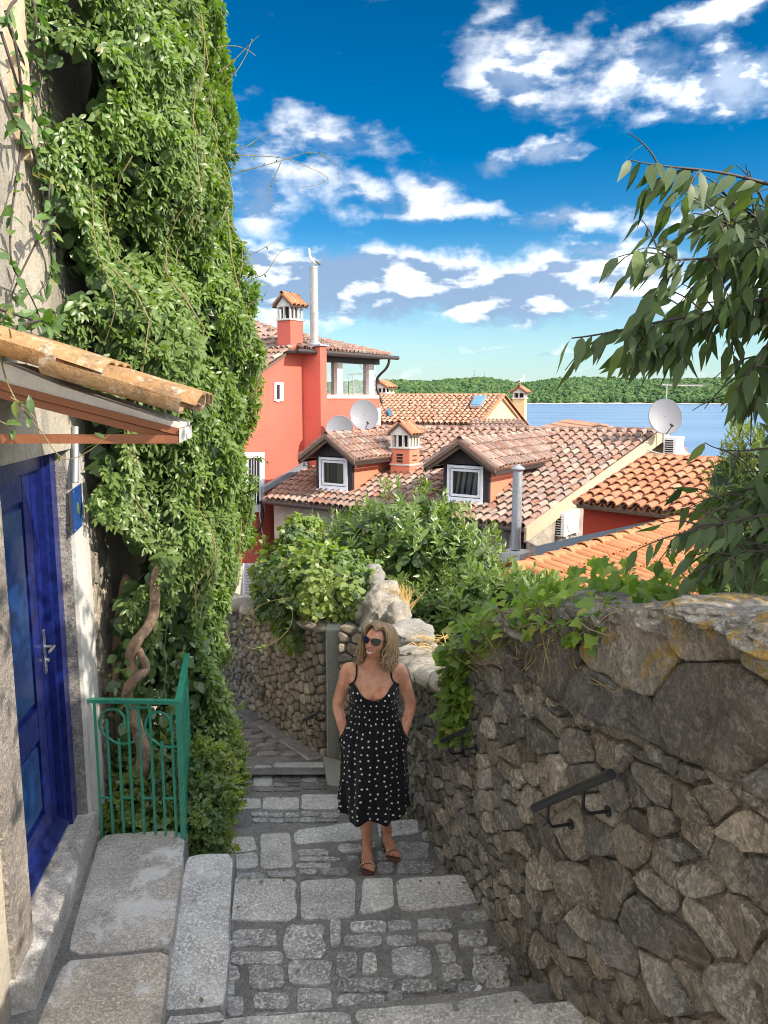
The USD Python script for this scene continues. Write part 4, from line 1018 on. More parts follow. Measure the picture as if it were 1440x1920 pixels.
for i, c in enumerate(cells(Polygon([(0.15, -.75), (1.5, -.75), (1.5, -.05), (.9, -.22), (.15, -.42)]), lambda u, v: .10, 1.5, 71, .008)):
    obj('wall_stone', stone(c, go + [0, 0, 0] , m1, Z3, e1, .03, .02, 10, (1, 1, .9, .5), (0, .5, .95, 1), .4, i + 1500, .2, .05), 'far_stone', h1, smooth=True)

def dormer(o, which):
    t = group_part('dormer', h1)
    D = lambda x, y, z: o + e1 * x + m1 * y + np.array([0, 0, z])
    obj('side_wall', prism([D(0, .06, -.15), D(0, .06, .90), D(0, 3.0, .90), D(0, 2.6, .60)], -e1 * .12), 'salmon_plaster', t)
    obj('side_wall', prism([D(-1.25, .06, -.15), D(-1.25, .06, .90), D(-1.25, 3.0, .90), D(-1.25, 2.6, .60)], e1 * .12), 'brown_wood', t)
    wl, wr, wb, wt = -1.15, -.14, .07, .97
    obj('front_frame', [prism([D(-1.27, 0, -.1), D(wl, 0, -.1), D(wl, 0, 1.0), D(-1.27, 0, 1.0)], m1 * .1), prism([D(wr, 0, -.1), D(.01, 0, -.1), D(.01, 0, 1.0), D(wr, 0, 1.0)], m1 * .1),
        prism([D(-1.27, 0.003, 1.0), D(.01, 0.003, 1.0), D(-.63, 0.003, 1.50)], m1 * .1)], 'dark_wood', t)
    win = free(t, 'window'); win = obj('window', [prism([D(a, -.03, b), D(c_, -.03, b), D(c_, -.03, d), D(a, -.03, d)], m1 * .10) for a, b, c_, d in ((wl, wb, wl + .07, wt), (wr - .07, wb, wr, wt), (wl + .0701, wt - .07, wr - .0701, wt), (wl + .0701, wb, wr - .0701, wb + .10))], 'white_frame', t)
    obj('casement', [prism([D(a, -.005, b), D(c_, -.005, b), D(c_, -.005, d), D(a, -.005, d)], m1 * .05) for a, b, c_, d in ((wl + .09, wb + .12, wl + .15, wt - .09), (wr - .15, wb + .12, wr - .09, wt - .09), (wl + .1501, wt - .15, wr - .1501, wt - .09), (wl + .1501, wb + .12, wr - .1501, wb + .18))], 'white_frame', win)
    obj('pane', (np.array([D(wl + .14, .02, wb + .17), D(wr - .14, .02, wb + .17), D(wr - .14, .02, wt - .14), D(wl + .14, .02, wt - .14)]), np.array([[0, 1, 2], [0, 2, 3]])), 'pane_glass', win)
    obj('sill', bevel_box(D((wl + wr) / 2, -.06, wb - .02), e1 * .56, m1 * .05, [0, 0, .02], .006), 'white_frame', win)
    obj('room', [prism([D(wl, .75, -.1), D(wr, .75, -.1), D(wr, .75, 1.0), D(wl, .75, 1.0)], m1 * .01), prism([D(wl, .12, -.1), D(wl, .75, -.1), D(wl, .75, 1), D(wl, .12, 1)], -e1 * .01), prism([D(wr, .12, -.1), D(wr, .75, -.1), D(wr, .75, 1), D(wr, .12, 1)], e1 * .01), prism([D(wl, .12, .99), D(wr, .12, .99), D(wr, .75, .99), D(wl, .75, .99)], [0, 0, .01])], 'dark_inside', win)
    if which == 'R':
        for k, (x, w_, mt) in enumerate(((-.93, .06, 'curtain'), (-.80, .08, 'curtain'), (-.66, .11, 'ac_gray'), (-.50, .09, 'curtain'), (-.40, .03, 'curtain'), (-.33, .10, 'skylight_blue'))):
            obj('curtain', prism([D(x - .05, .10 + .02 * k, .20), D(x - .05 + w_, .10 + .02 * k, .20), D(x + .05 + w_, .10 + .02 * k, .92), D(x + .05, .10 + .02 * k, .92)], m1 * .008), mt, win)
    else:
        obj('curtain', prism([D(-.62, .13, .18), D(-.30, .13, .18), D(-.30, .13, .92), D(-.62, .13, .92)], m1 * .01), 'tan_verge', win)
        obj('shutter', [prism([D(-.90, .15, .18), D(-.64, .15, .18), D(-.64, .15, .92), D(-.90, .15, .92)], m1 * .02)] + [prism([D(-.87, .135, z), D(-.67, .135, z), D(-.67, .135, z + .03), D(-.87, .135, z + .03)], m1 * .014) for z in np.arange(.24, .86, .06)], 'green_shutter', win)
        obj('curtain', prism([D(-1.0, .12, .18), D(-.91, .12, .18), D(-.91, .12, .92), D(-1.0, .12, .92)], m1 * .01), 'tan_verge', win)
    cx, hs, ze, za, fr = -.63, 1.0, .95, 1.60, -.36
    for s_ in (1, -1):
        Q = (D(cx + s_ * hs, fr, ze), D(cx + s_ * hs, 5.3, ze), D(cx, 5.3, za), D(cx, fr, za))
        L_ = 5.3 - fr
        msk = lambda u, v: u * L_ + fr < 2.95 + 2.15 * v
        tile_roof(t, Q, 'tile_old', pitch=.20, row=.33, mask=msk, keep=130, seed=5 + s_, pans=False, bed=False)
        up = norm(np.cross(Q[1] - Q[0], Q[3] - Q[0])); up *= np.sign(up[2])
        obj('roof_bed', prism([Q[0], D(cx + s_ * hs, 2.95, ze), D(cx, 5.1, za), Q[3]], -up * .05), 'brown_wood', t)
        obj('roof_bed', prism([Q[0] + up * .03, D(cx + s_ * hs, 2.95, ze) + up * .03, D(cx, 5.1, za) + up * .03, Q[3] + up * .03], -up * .026), 'tile_old', t)
        for k, (dz, of) in enumerate(((-.055, -.02), (-.15, .05))):
            obj('barge_board', prism([Q[0] + [0, 0, dz + .06] + m1 * of, Q[3] + [0, 0, dz + .06] + m1 * of, Q[3] + [0, 0, dz - .035] + m1 * of, Q[0] + [0, 0, dz - .035] + m1 * of], m1 * .04), 'brown_wood', t)
        obj('eave_board', prism([Q[0] - [0, 0, .05], D(cx + s_ * hs, 2.95, ze - .05), D(cx + s_ * hs, 2.95, ze - .13), Q[0] - [0, 0, .13]], -e1 * s_ * .03), 'gutter', t)
    ridge_tiles(t, D(cx, fr, za + .02), D(cx, 5.0, za + .02), 'tile_old', .10, .38)
dormer(oL, 'L'); dormer(ob, 'R')
c0 = R1(748, 893) + m1 * .3
ch = chimney(h1, c0, e1, m1, .66, .52, (c0[2] - .5, 1.62, 2.0, 2.33), 'salmon_plaster', 'stone_trim', 'tile_red', (4, 3), 'salmon plastered chimney with arcade and small tile gable')
obj('band', bevel_box([*c0[:2], 1.17], e1 * .35, m1 * .28, [0, 0, .025], .008), 'stone_trim', ch)
for z in (1.27, 1.36, 1.45): obj('vent', bevel_box(c0 * [1, 1, 0] + [0, 0, z] - m1 * .262, e1 * .10, m1 * .012, [0, 0, .028], .003), 'dark_inside', ch)
for z in (1.30, 1.42): obj('vent', bevel_box(c0 * [1, 1, 0] + [0, 0, z] + e1 * .332, m1 * .11, e1 * .004, [0, 0, .02], .002), 'dark_wood', ch)

# --- the pink house
o2 = R1(535, 898)
W2 = lambda px, py, off=0.: PP(px, py, o2 + e1 * off, e1)
h2 = thing('pink_house', 'tall salmon pink house with open roof terrace and tiled hip roof', 'house', (-3, 24, -2.5))
T612 = W2(612, 747)
obj('wall', prism([W2(430, 1120), W2(430, 735), W2(480, 703), W2(545, 658), W2(562, 650), W2(612, 650), np.array([*T612[:2], -3.])], -e1 * 6), 'pink_plaster', h2)
obj('terrace_wall', prism([np.array([*T612[:2], -3.]), T612, W2(711, 747), np.array([*W2(711, 747)[:2], -3.])], -e1 * 5.9), 'pink_plaster', h2)
zs = T612[2]
obj('terrace_sill', prism([W2(612, 747, .04) , W2(711, 747, .04), W2(711, 741, .04), W2(612, 741, .04)], -e1 * .3), 'stone_trim', h2)
E_a, E_b = W2(556, 651, .45), W2(734, 668, .45)
E_a[2] = E_b[2]
beam_z = E_b[2] - .12
for px_ in (638.5, 697.5):
    p_ = W2(px_, 740) - e1 * .14
    obj('terrace_column', bevel_box([*p_[:2], (p_[2] + beam_z) / 2], e1 * .13, m1 * .15, [0, 0, (beam_z - p_[2]) / 2], .01), 'stone_trim', h2)
    p_ = p_ - e1 * 5.5
pa, pb_ = W2(612, 700), W2(712, 700)
obj('terrace_beam', hexa([[*(q_)[:2], z_] for z_ in (beam_z - .16, beam_z + .05) for q_ in (pa - e1 * .3, pa, pb_, pb_ - e1 * .3)]), 'dark_wood', h2)
pane_ = W2(612, 700) - e1 * .15, W2(711, 700) - e1 * .15
obj('terrace_glass', (np.array([[*pane_[0][:2], zs], [*pane_[1][:2], zs], [*pane_[1][:2], beam_z - .165], [*pane_[0][:2], beam_z - .165]]), np.array([[0, 1, 2], [0, 2, 3]])), 'clear_glass', h2)
hw = 3.6
RI = lambda p, k: p - e1 * (hw + .45) + m1 * k + np.array([0, 0, 1.13])
V1, V2 = W2(551, 651, .05), W2(474, 706, .05)
dirv = norm(V1 - V2); V1x = V1 + dirv * 1.3
s0 = (E_a[2] + .12 - V2[2]) / dirv[2]; s1 = (E_a[2] + 1.13 - V2[2]) / dirv[2]
HA = V2 + dirv * s1 - e1 * 3.6; V1h = V2 + dirv * s0
Ea_ = V1h + e1 * .42; Ea_[2] = E_b[2]
Qr = (Ea_, E_b, RI(E_b, -3.4), HA)
tile_roof(h2, Qr, 'tile_old', keep=220, seed=12)
V1x = V2 + dirv * s1
Qf = (V2 - e1 * 7.2, V2, V1x, V1x - e1 * 7.2)
hipf = lambda u: s0 + (s1 - s0) * np.minimum((1 - u) * 7.2, u * 7.2) / 3.6
tile_roof(h2, Qf, 'tile_old', keep=120, seed=13, mask=lambda u, v: v * s1 < hipf(u), bed=False)
obj('roof_bed', prism([V2 - [0, 0, .015], V1h - [0, 0, .015], HA - [0, 0, .015], V1h - e1 * 7.2 - [0, 0, .015], V2 - e1 * 7.2 - [0, 0, .015]], [0, 0, -.08]), 'brown_wood', h2)
ridge_tiles(h2, Ea_ + [0, 0, .04], HA, 'tile_old')
ridge_tiles(h2, E_b + [0, 0, .04], RI(E_b, -3.4), 'tile_old'); ridge_tiles(h2, RI(E_b, -3.4), HA, 'tile_old')
obj('gutter', tube([E_a + e1 * .07 - [0, 0, .05], E_b + e1 * .07 + m1 * .3 - [0, 0, .05]], .07, 8), 'gutter', h2, smooth=True)
obj('eave_board', prism([E_a - [0, 0, .03], E_b - [0, 0, .03], E_b - [0, 0, .10], E_a - [0, 0, .10]], -e1 * .9), 'gutter', h2)
dpt = E_b - m1 * .2
obj('downpipe', tube(spline([dpt + e1 * .05 - [0, 0, .1], dpt - [0, 0, .3], pb_ * [1, 1, 0] + e1 * .1 + [0, 0, dpt[2] - .55], pb_ * [1, 1, 0] + e1 * .1 + [0, 0, dpt[2] - 1.6]], 14), .045, 8), 'gutter', h2, smooth=True)
obj('white_corner', prism([W2(703, 765, .02), W2(712, 765, .02), W2(712, 806, .02), W2(703, 806, .02)], e1 * .05), 'white_plaster', h2)
obj('small_window', [prism([W2(a, b, .015), W2(c_, b, .015), W2(c_, d, .015), W2(a, d, .015)], e1 * .03) for a, b, c_, d in ((514, 717, 517, 752), (524, 717, 530, 752), (517.05, 717, 523.95, 721), (517.05, 749, 523.95, 753))], 'white_frame', h2)
obj('window_pane', prism([W2(516, 720, .01), W2(525, 720, .01), W2(525, 750, .01), W2(516, 750, .01)], e1 * .008), 'dark_inside', h2)
obj('window_frame', [prism([W2(a, b, .02), W2(c_, b, .02), W2(c_, d, .02), W2(a, d, .02)], e1 * .06) for a, b, c_, d in ((455, 848, 462, 946), (486, 848, 493, 946), (462.05, 848, 485.95, 858), (455, 946.2, 493, 960))], 'white_frame', h2)
obj('window_pane', prism([W2(461, 856, .012), W2(487, 856, .012), W2(487, 947, .012), W2(461, 947, .012)], e1 * .01), 'dark_inside', h2)
obj('window_grille', [tube([W2(x, 858, .05), W2(x, 945, .05)], .012, 5) for x in (466, 471, 476, 481)], 'ac_gray', h2)
obj('plinth', prism([W2(430, 1062, .015), W2(512, 1050, .015), W2(512, 1180, .015), W2(430, 1180, .015)], e1 * .05), 'beige_plaster', h2)
sh = obj('shutter', prism([W2(455, 1056, .07), W2(488, 1056, .07), W2(488, 1150, .07), W2(455, 1150, .07)], e1 * .03), 'white_shutter', h2)
for k in range(16):
    obj('slat', prism([W2(460, 1062 + k * 5.4, .102), W2(480, 1062 + k * 5.4, .102), W2(480, 1064.4 + k * 5.4, .102), W2(460, 1064.4 + k * 5.4, .102)], e1 * .012), 'ac_gray', sh)
obj('cable', tube(spline([W2(489, 935, .1), W2(487, 960, .14), W2(492, 1000, .1), W2(494, 1150, .1)], 14), .012, 5), 'stone_trim', h2)
obj('waste_pipe', tube(spline([W2(488, 940, .12), W2(488, 985, .12), W2(484, 993, .12), W2(462, 1000, .12)], 12), .05, 7), 'gutter', h2, smooth=True)
cA, cB = W2(545, 640, .02), W2(569, 640, .02)
wv = np.linalg.norm((cB - cA)[:2]); zc = W2(545, 600)[2]
cc = (cA + cB) / 2 - e1 * .27
chimney(h2, cc, e1, m1, .54, wv, (W2(545, 668)[2], zc, zc + .40, zc + .75), 'pink_plaster', 'stone_trim', 'tile_red', (3, 3), 'square pink chimney with dark arcade and tile cap', .13)
best = min(np.arange(.2, 1.4, .01), key=lambda s_: abs(proj(W2(600, 720, s_) - e1 * s_)[0] - 568))
F_ = W2(600, 649, best); G_ = W2(612, 650, best); lf = np.linalg.norm((G_ - F_)[:2])
fl = obj('flue_stack', hexa([[*q_[:2], z_] for z_ in (-2.5, F_[2]) for q_ in (F_ - e1 * (best + .02), F_, F_ + m1 * lf, F_ + m1 * lf - e1 * (best + .02))]), 'pink_plaster', h2)
fc = F_ - e1 * best / 2 + m1 * lf / 2
obj('stack_cap', bevel_box(fc + [0, 0, .03], e1 * (best / 2 + .06), m1 * (lf / 2 + .06), [0, 0, .025], .006), 'zinc', fl)
ft = PP(586, 503, fc, norm(np.array([fc[0], fc[1], 0])))
r_p = 7.6 / 1440 * fc[1]
hgt = ft[2] - fc[2]
prof = [(0, 1.0), (.03, 1.0), (.035, 1.0), (.40, 1.0), (.405, 1.07), (.42, 1.07), (.425, 1), (.97, .97), (.975, 1.05), (1.0, 1.05)]
obj('metal_flue', tube([fc + [0, 0, .05 + hgt * a] for a, _ in prof], [r_p * b for _, b in prof], 18), 'zinc_pale', fl, smooth=40)
obj('flue_collar', tube([fc + [0, 0, .055], fc + [0, 0, .16]], [r_p * 1.9, r_p * 1.05], 16), 'zinc', fl, smooth=40)
for k in range(3): obj('flue_stay', tube([fc + [0, 0, .06] - e1 * (.3 - .1 * k) , fc + [0, 0, .06 + .22 - .05 * k] - e1 * (.28 - .1 * k)], .018, 6), 'zinc', fl)
def gull(base, head, label, up_neck, s=1.0):
    """a gull: standing on two legs, body sloping to the tail, folded wings"""
    head = norm(np.asarray(head)); side = np.cross(head, Z3)
    t = thing('seagull', label, 'bird', base)
    B = lambda f, l, z: np.asarray(base) + (head * f + side * l + np.array([0, 0, z])) * s
    pts = np.array([B(-.26, 0, .10), B(-.18, 0, .13), B(-.06, 0, .17), B(.06, 0, .22), B(.13, 0, .27), B(.15, 0, .33 + .06 * up_neck), B(.165, 0, .38 + .14 * up_neck), B(.17 + .02, 0, .42 + .16 * up_neck)])
    obj('body', tube(pts, np.array([.012, .045, .085, .085, .058, .040, .042, .02]) * s, 12), 'bird_white', t, smooth=True)
    for l in (-1, 1):
        obj('wing', stone([(-.34, -.02), (-.1, -.045), (.06, -.03), (.09, .02), (.0, .05), (-.2, .03)], B(-.02, l * .062, .19), head * s * .95 + np.array([0, 0, .35]) * s, (Z3 - head * .35) * s, side * l * s, .01, .028, 16, (1, 1, .7, .3), (0, .3, .8, 1), 0, 1), 'bird_gray', t, smooth=True)
        obj('leg', tube([B(.0, l * .035, .12), B(.01, l * .035, .0)], .008 * s, 6), 'tan_verge', t)
    obj('beak', tube([B(.19, 0, .41 + .15 * up_neck), B(.24, 0, .405 + .22 * up_neck)], [.014 * s, .004 * s], 6), 'tan_verge', t)
    return t
gull(fc + [0, 0, .06 + hgt], [-.8, -.5, 0], 'grey and white gull standing on top of the tall metal flue', 1.2, .80)

# --- satellite dishes
def dish(label, c, r, tilt, base, facing):
    t = thing('satellite_dish', label, 'satellite dish', base)
    c = np.asarray(c); f = norm(np.asarray(facing)); s_ = norm(np.cross(f, Z3)); u = np.cross(s_, f)
    a = np.linspace(0, 2 * np.pi, 41)[:-1]
    rr = np.linspace(0, 1, 8)[1:]
    def shell(off):
        V = [c - f * (.16 * r) + f * off]
        for q_ in rr: V += list(c + f * (.16 * r * (q_ * q_ - 1) + off) + r * q_ * (np.cos(a)[:, None] * s_ * .95 + np.sin(a)[:, None] * u))
        V = np.array(V); F = [[0, 1 + (j + 1) % 40, 1 + j] for j in range(40)]
        for i in range(6):
            for j in range(40):
                k = (j + 1) % 40; F += [[1 + i * 40 + j, 1 + i * 40 + k, 1 + (i + 1) * 40 + k], [1 + i * 40 + j, 1 + (i + 1) * 40 + k, 1 + (i + 1) * 40 + j]]
        return V, np.array(F)
    obj('reflector', [shell(0), shell(-.02)], 'dish_gray', t, smooth=True)
    obj('rim', tube([c + r * (math.cos(q_) * s_ * .95 + math.sin(q_) * u) - f * .01 for q_ in np.linspace(0, 2 * np.pi, 41)], .014, 6), 'dish_gray', t, smooth=True)
    lnb = c + f * r * .75 - u * r * .72
    obj('feed_arm', tube([c - u * r * .98, lnb], .014, 6), 'gutter', t)
    obj('feed_horn', tube([lnb + f * .04 - u * .01, lnb - f * .06 + u * .05], [.03, .035], 10), 'gutter', t, smooth=40)
    obj('mount', [tube([base, [base[0], base[1], c[2] + .05]], .025, 8), tube([[base[0], base[1], c[2]], c - f * .16 * r], .03, 8)], 'zinc', t)
c_ = P(637, 806, 23.2); dish('pale grey dish half hidden behind the ridge of the left dormer', c_, 27 / 1440 * 23.3, 0, c_ + [.0, .3, -.9], (.12, -1, .25))
c_ = P(683, 778, 24.6); dish('large pale grey dish against the pink terrace wall', c_, 28.5 / 1440 * 24.7, 0, c_ + [.05, .3, -.9], (.28, -1, .25))
c_ = P(1248, 781, 20.9); dish('grey dish on a pole at the right end of the ridge, sea behind it', c_, 33 / 1440 * 21, 0, P(1243, 830, 21.2), (.05, -1, .28))
def aircon(label, c, w, hgt, dep):
    t = thing('air_conditioner', label, 'air conditioner', c)
    X, Y = m1 * w / 2, e1 * dep / 2
    obj('casing', bevel_box(c, X, Y, [0, 0, hgt / 2], .015), 'ac_white', t)
    fcn = c + Y + e1 * .002 - X * .22
    rr = hgt * .36
    obj('fan_recess', tube([fcn - e1 * .0, fcn + e1 * .004], rr, 24), 'ac_gray', t)
    for q_ in np.linspace(-.8, .8, 7):
        hh = rr * math.sqrt(1 - q_ * q_)
        obj('grille_bar', tube([fcn + e1 * .012 - m1 * hh + [0, 0, q_ * rr], fcn + e1 * .012 + m1 * hh + [0, 0, q_ * rr]], .006, 5), 'ac_white', t)
    obj('grille_ring', tube([fcn + e1 * .012 + m1 * rr * math.cos(q_) + np.array([0, 0, rr * math.sin(q_)]) for q_ in np.linspace(0, 6.2832, 25)], .010, 5), 'ac_white', t)
    for k in range(8):
        obj('side_slat', bevel_box(c - X - m1 * .003 - Y * .1 + np.array([0, 0, hgt * (-.40 + .105 * k)]), Y * .62, m1 * .004, [0, 0, hgt * .034], .002), 'dark_inside', t)
    obj('foot', [bevel_box(c - [0, 0, hgt / 2 + .03] + X * q_, m1 * .03, Y * 1.05, [0, 0, .03], .005) for q_ in (-.7, .7)], 'ac_gray', t)
    obj('bracket', [beam(c - [0, 0, hgt / 2 + .07] + X * q_ - Y * 1.6, c - [0, 0, hgt / 2 + .07] + X * q_ + Y, .03, .03) for q_ in (-.7, .7)], 'ac_gray', t)
    return t
gp_o = ER - e1 * .14
ac = aircon('white air conditioner on the stone gable below the tan verge', PP(1058, 979, gp_o + e1 * .34, e1), .92, .56, .40)
acp = PP(1058, 979, gp_o + e1 * .34, e1) + e1 * .203 + m1 * .22 + np.array([0, 0, .02])
tm = meshkit.text_mesh('LG', .055, .002); tv = np.array(tm.vertices)
obj('brand_mark', (acp + tv[:, :1] * m1 + tv[:, 1:2] * Z3 + tv[:, 2:] * e1, np.array(tm.faces)), 'ac_gray', ac)
aircon('white air conditioner beside the ridge end under the single dish', PP(1263, 838, RR + e1 * .24, e1), .80, .58, .36)
# flue pipe on its block, aerials
fp_ = thing('flue_pipe', 'grey metal flue pipe with conical cap beside the eaves', 'flue pipe', P(967, 1040, 15.2))
b_, t_ = P(967, 1030, 15.2), P(966, 884, 15.2)
t_[:2] = b_[:2]
rp = 9.2 / 1440 * 15.2
obj('pipe', tube([b_, b_ + (t_ - b_) * .34, b_ + (t_ - b_) * .345, b_ + (t_ - b_) * .36, b_ + (t_ - b_) * .365, t_], np.array([1, 1, 1.06, 1.06, 1, 1]) * rp, 18), 'zinc', fp_, smooth=40)
obj('cap', tube([t_ + [0, 0, .05], t_ + [0, 0, .07], t_ + [0, 0, .15]], [rp * 1.45, rp * 1.45, .01], 18), 'zinc', fp_, smooth=40)
for k in range(3): a_ = 2.1 * k; obj('stay', tube([t_ + [rp * .9 * math.cos(a_), rp * .9 * math.sin(a_), -.03], t_ + [rp * .9 * math.cos(a_), rp * .9 * math.sin(a_), .06]], .008, 5), 'zinc', fp_)
obj('block', bevel_box(b_ - [0, 0, .9], e1 * .22, m1 * .22, [0, 0, .88], .03), 'concrete', fp_)
def aerial(label, a, top, arm_to, els):
    t = thing('tv_aerial', label, 'aerial', a)
    obj('mast', tube([a, top], .018, 6), 'zinc_pale', t)
    arm_to = np.asarray(arm_to); obj('boom', tube([top - (arm_to - top) * .12, arm_to], .014, 6), 'zinc_pale', t)
    sd_ = norm(np.cross(arm_to - top, Z3))
    for k in range(els):
        p_ = top + (arm_to - top) * (k + .3) / els
        obj('element', tube([p_ - sd_ * .28 + [0, 0, .03], p_ + sd_ * .28 + [0, 0, .03]], .006, 5), 'zinc_pale', t)
a_ = P(1248, 806, 22); aerial('thin television aerial with long boom above the single dish', a_, P(1250, 722, 22), P(1316, 724, 24.5), 9)
a_ = P(664, 742, 26.); aerial('thin wire aerial seen through the pink house terrace', a_, P(662, 703, 26.), P(690, 702, 27.), 3)

# --- the small house with the red wall
BL = P(1080, 944, 13.5); BR = PZ(1285, 968, BL[2]); BR = BL + (BR - BL) * 1.25
e4 = norm(BR - BL); m4 = norm(np.array([-e4[1], e4[0], 0])); 
TL = BL + m4 * 2.46 + np.array([0, 0, .69]); TR = TL + (BR - BL)
h4 = thing('red_house', 'small house with bright terracotta tile roof above a dark red wall', 'house', (4, 14, -2.5))
tile_roof(h4, (BL, BR, TR, TL), 'tile_red', pitch=.215, row=.30, r=.092, seed=21)
ridge_tiles(h4, TL, TR, 'tile_red', .11)
obj('back_slope', prism([TL - [0, 0, .02], TR - [0, 0, .02], TR + m4 * 2.4 - [0, 0, .7], TL + m4 * 2.4 - [0, 0, .7]], [0, 0, -.08]), 'tile_red', h4)
wl4, wr4 = BL + m4 * .22 + e4 * .02, BR + m4 * .22
obj('front_wall', prism([[*wl4[:2], -3], [*wr4[:2], -3], [*wr4[:2], BL[2] + .03], [*wl4[:2], BL[2] + .03]], m4 * 4), 'red_plaster', h4)
obj('flashing', prism([PP(x, y, wl4 - m4 * .02, m4) for x, y in ((1005, 1024), (1083, 1006), (1243, 972), (1243, 978), (1090, 1018), (1006, 1046))], -m4 * .03), 'lead_flashing', h4)
obj('cable', tube(spline([TL + [0, 0, .14], TL + (TR - TL) * .3 + [0, -.1, .02], TL + (TR - TL) * .6 + [0, -.2, -.0], TR + [0, -.2, .0]], 16), .016, 6), 'stone_trim', h4)

# --- the orange roof
A5, B5 = P(968, 1069, 8.2), None
r_ = ray(1276, 976); B5 = EYE + r_ * (A5[2] - EYE[2]) / r_[2]
x5 = norm(B5 - A5); d5 = norm(np.array([x5[1], -x5[0], 0]))
dn5 = d5 * 4.6 - np.array([0, 0, 1.25])
h5 = thing('orange_roof_house', 'low house with smooth new orange tile roof behind the right wall', 'house', (4, 8, -2.5))
tile_roof(h5, (B5 + dn5, A5 + dn5, A5, B5), 'tile_orange', pitch=.185, row=.36, r=.078, seed=31, keep=300, jitter=.005)
ridge_tiles(h5, A5 - x5 * .1, B5, 'tile_orange', .115, .40, jit=.006)
obj('mortar_line', [rock(A5 + (B5 - A5) * f + d5 * .13 - [0, 0, .015], (.05, .035, .022), i, 1) for i, f in enumerate(np.linspace(.01, .99, 42))], 'sunny_stone', h5)
obj('back_slope', prism([A5 - [0, 0, .03], B5 - [0, 0, .03], B5 - d5 * .7 - [0, 0, .24], A5 - d5 * .7 - [0, 0, .24]], [0, 0, -.08]), 'tile_orange', h5)
obj('end_wall', prism([A5 + x5 * .1 - [0, 0, .12], A5 + x5 * .1 + dn5 - [0, 0, .12], [*(A5 + x5 * .1 + dn5)[:2], -3], [*(A5 + x5 * .1 - d5 * .6)[:2], -3], A5 + x5 * .1 - d5 * .6 - [0, 0, .32]], x5 * 4), 'beige_plaster', h5)

# --- the yellow house
A3 = P(944, 742, 32.); G3 = P(900, 797, 28.5)
g3 = norm((G3 - A3) * [1, 1, 0]); r3 = np.array([g3[1], -g3[0], 0]); r3 = r3 * np.sign(-r3[0])
L3 = A3 + r3 * 10.5
h3 = thing('yellow_house', 'house with pale yellow gable, tiled roof and blue skylight', 'house', (3, 33, -4))
tile_roof(h3, (G3 + r3 * 10.5, G3, A3, L3), 'tile_far', pitch=.21, row=.36, seed=41, n=4)
ridge_tiles(h3, L3, A3, 'tile_red', .12)
o3 = A3 - r3 * .02
far3 = A3 + (A3 - G3) * [1, 1, -1]
e_r = PP(992, 803, A3, r3)
obj('gable_wall', prism([A3 + r3 * .1 - [0, 0, .1], G3 + r3 * .1 - [0, 0, .1], [*(G3 + r3 * .1)[:2], -4], [*(e_r + r3 * .1)[:2], -4], e_r + r3 * .1 - [0, 0, .1]], r3 * .3), 'yellow_plaster', h3)
obj('verge_tiles', [half_tile(A3 + (q_ - A3) * (i + 1) / 12 + [0, 0, .03], A3 + (q_ - A3) * i / 12 + [0, 0, .03], .10, .09, Z3, 5, .02) for q_ in (G3, e_r) for i in range(12)], 'tile_red', h3, smooth=40)
obj('back_slope', prism([L3 - [0, 0, .03], A3 - [0, 0, .03], e_r - [0, 0, .03], e_r + r3 * 10.5 - [0, 0, .03]], [0, 0, -.08]), 'tile_far', h3)
n3 = norm(np.cross(r3, A3 - G3)); n3 *= np.sign(n3[2])
sk = [PP(x, y, A3 + n3 * .1, n3) for x, y in ((884, 763), (900, 763), (910, 748), (892, 747))]
obj('skylight_frame', prism([np.mean(sk, 0) + (q_ - np.mean(sk, 0)) * 1.22 for q_ in sk], n3 * .10), 'zinc', h3)
obj('skylight_pane', prism([q_ + n3 * .102 for q_ in sk], n3 * .02), 'skylight_blue', h3)
sk2 = [PP(x, y, A3 + n3 * .1, n3) for x, y in ((729, 780), (735, 778), (731, 769), (726, 771))]
obj('skylight_pane', prism(sk2, n3 * .08), 'skylight_blue', h3)
c_ = PP(976, 780, A3 + r3 * .25, r3)
zc1, zc2 = PP(976, 748, c_, r3)[2], PP(976, 737, c_, r3)[2]
chimney(h3, c_ + r3 * .05, -r3 * 1.0, -g3, .58, .58, (c_[2] - 1.5, zc1, zc2, PP(976, 726, c_, r3)[2]), 'yellow_plaster', 'stone_trim', 'tile_red', (3, 2), 'tall yellow chimney with white arcade standing on the gable', .13)
gull(c_ + r3 * .05 + [0, 0, PP(976, 726, c_, r3)[2] - c_[2] + .1], [.8, -.2, 0], 'small gull standing on the yellow chimney cap', .4, 1.0)
c_ = P(719, 745, 36.)
chimney(h3, c_, e1, m1, .75, .6, (c_[2] - .8, P(719, 738, 36)[2], P(719, 728, 36)[2], P(719, 716, 36)[2]), 'yellow_plaster', 'stone_trim', 'tile_red', (4, 2), 'small chimney with bright red tile cap behind the terrace', .15)
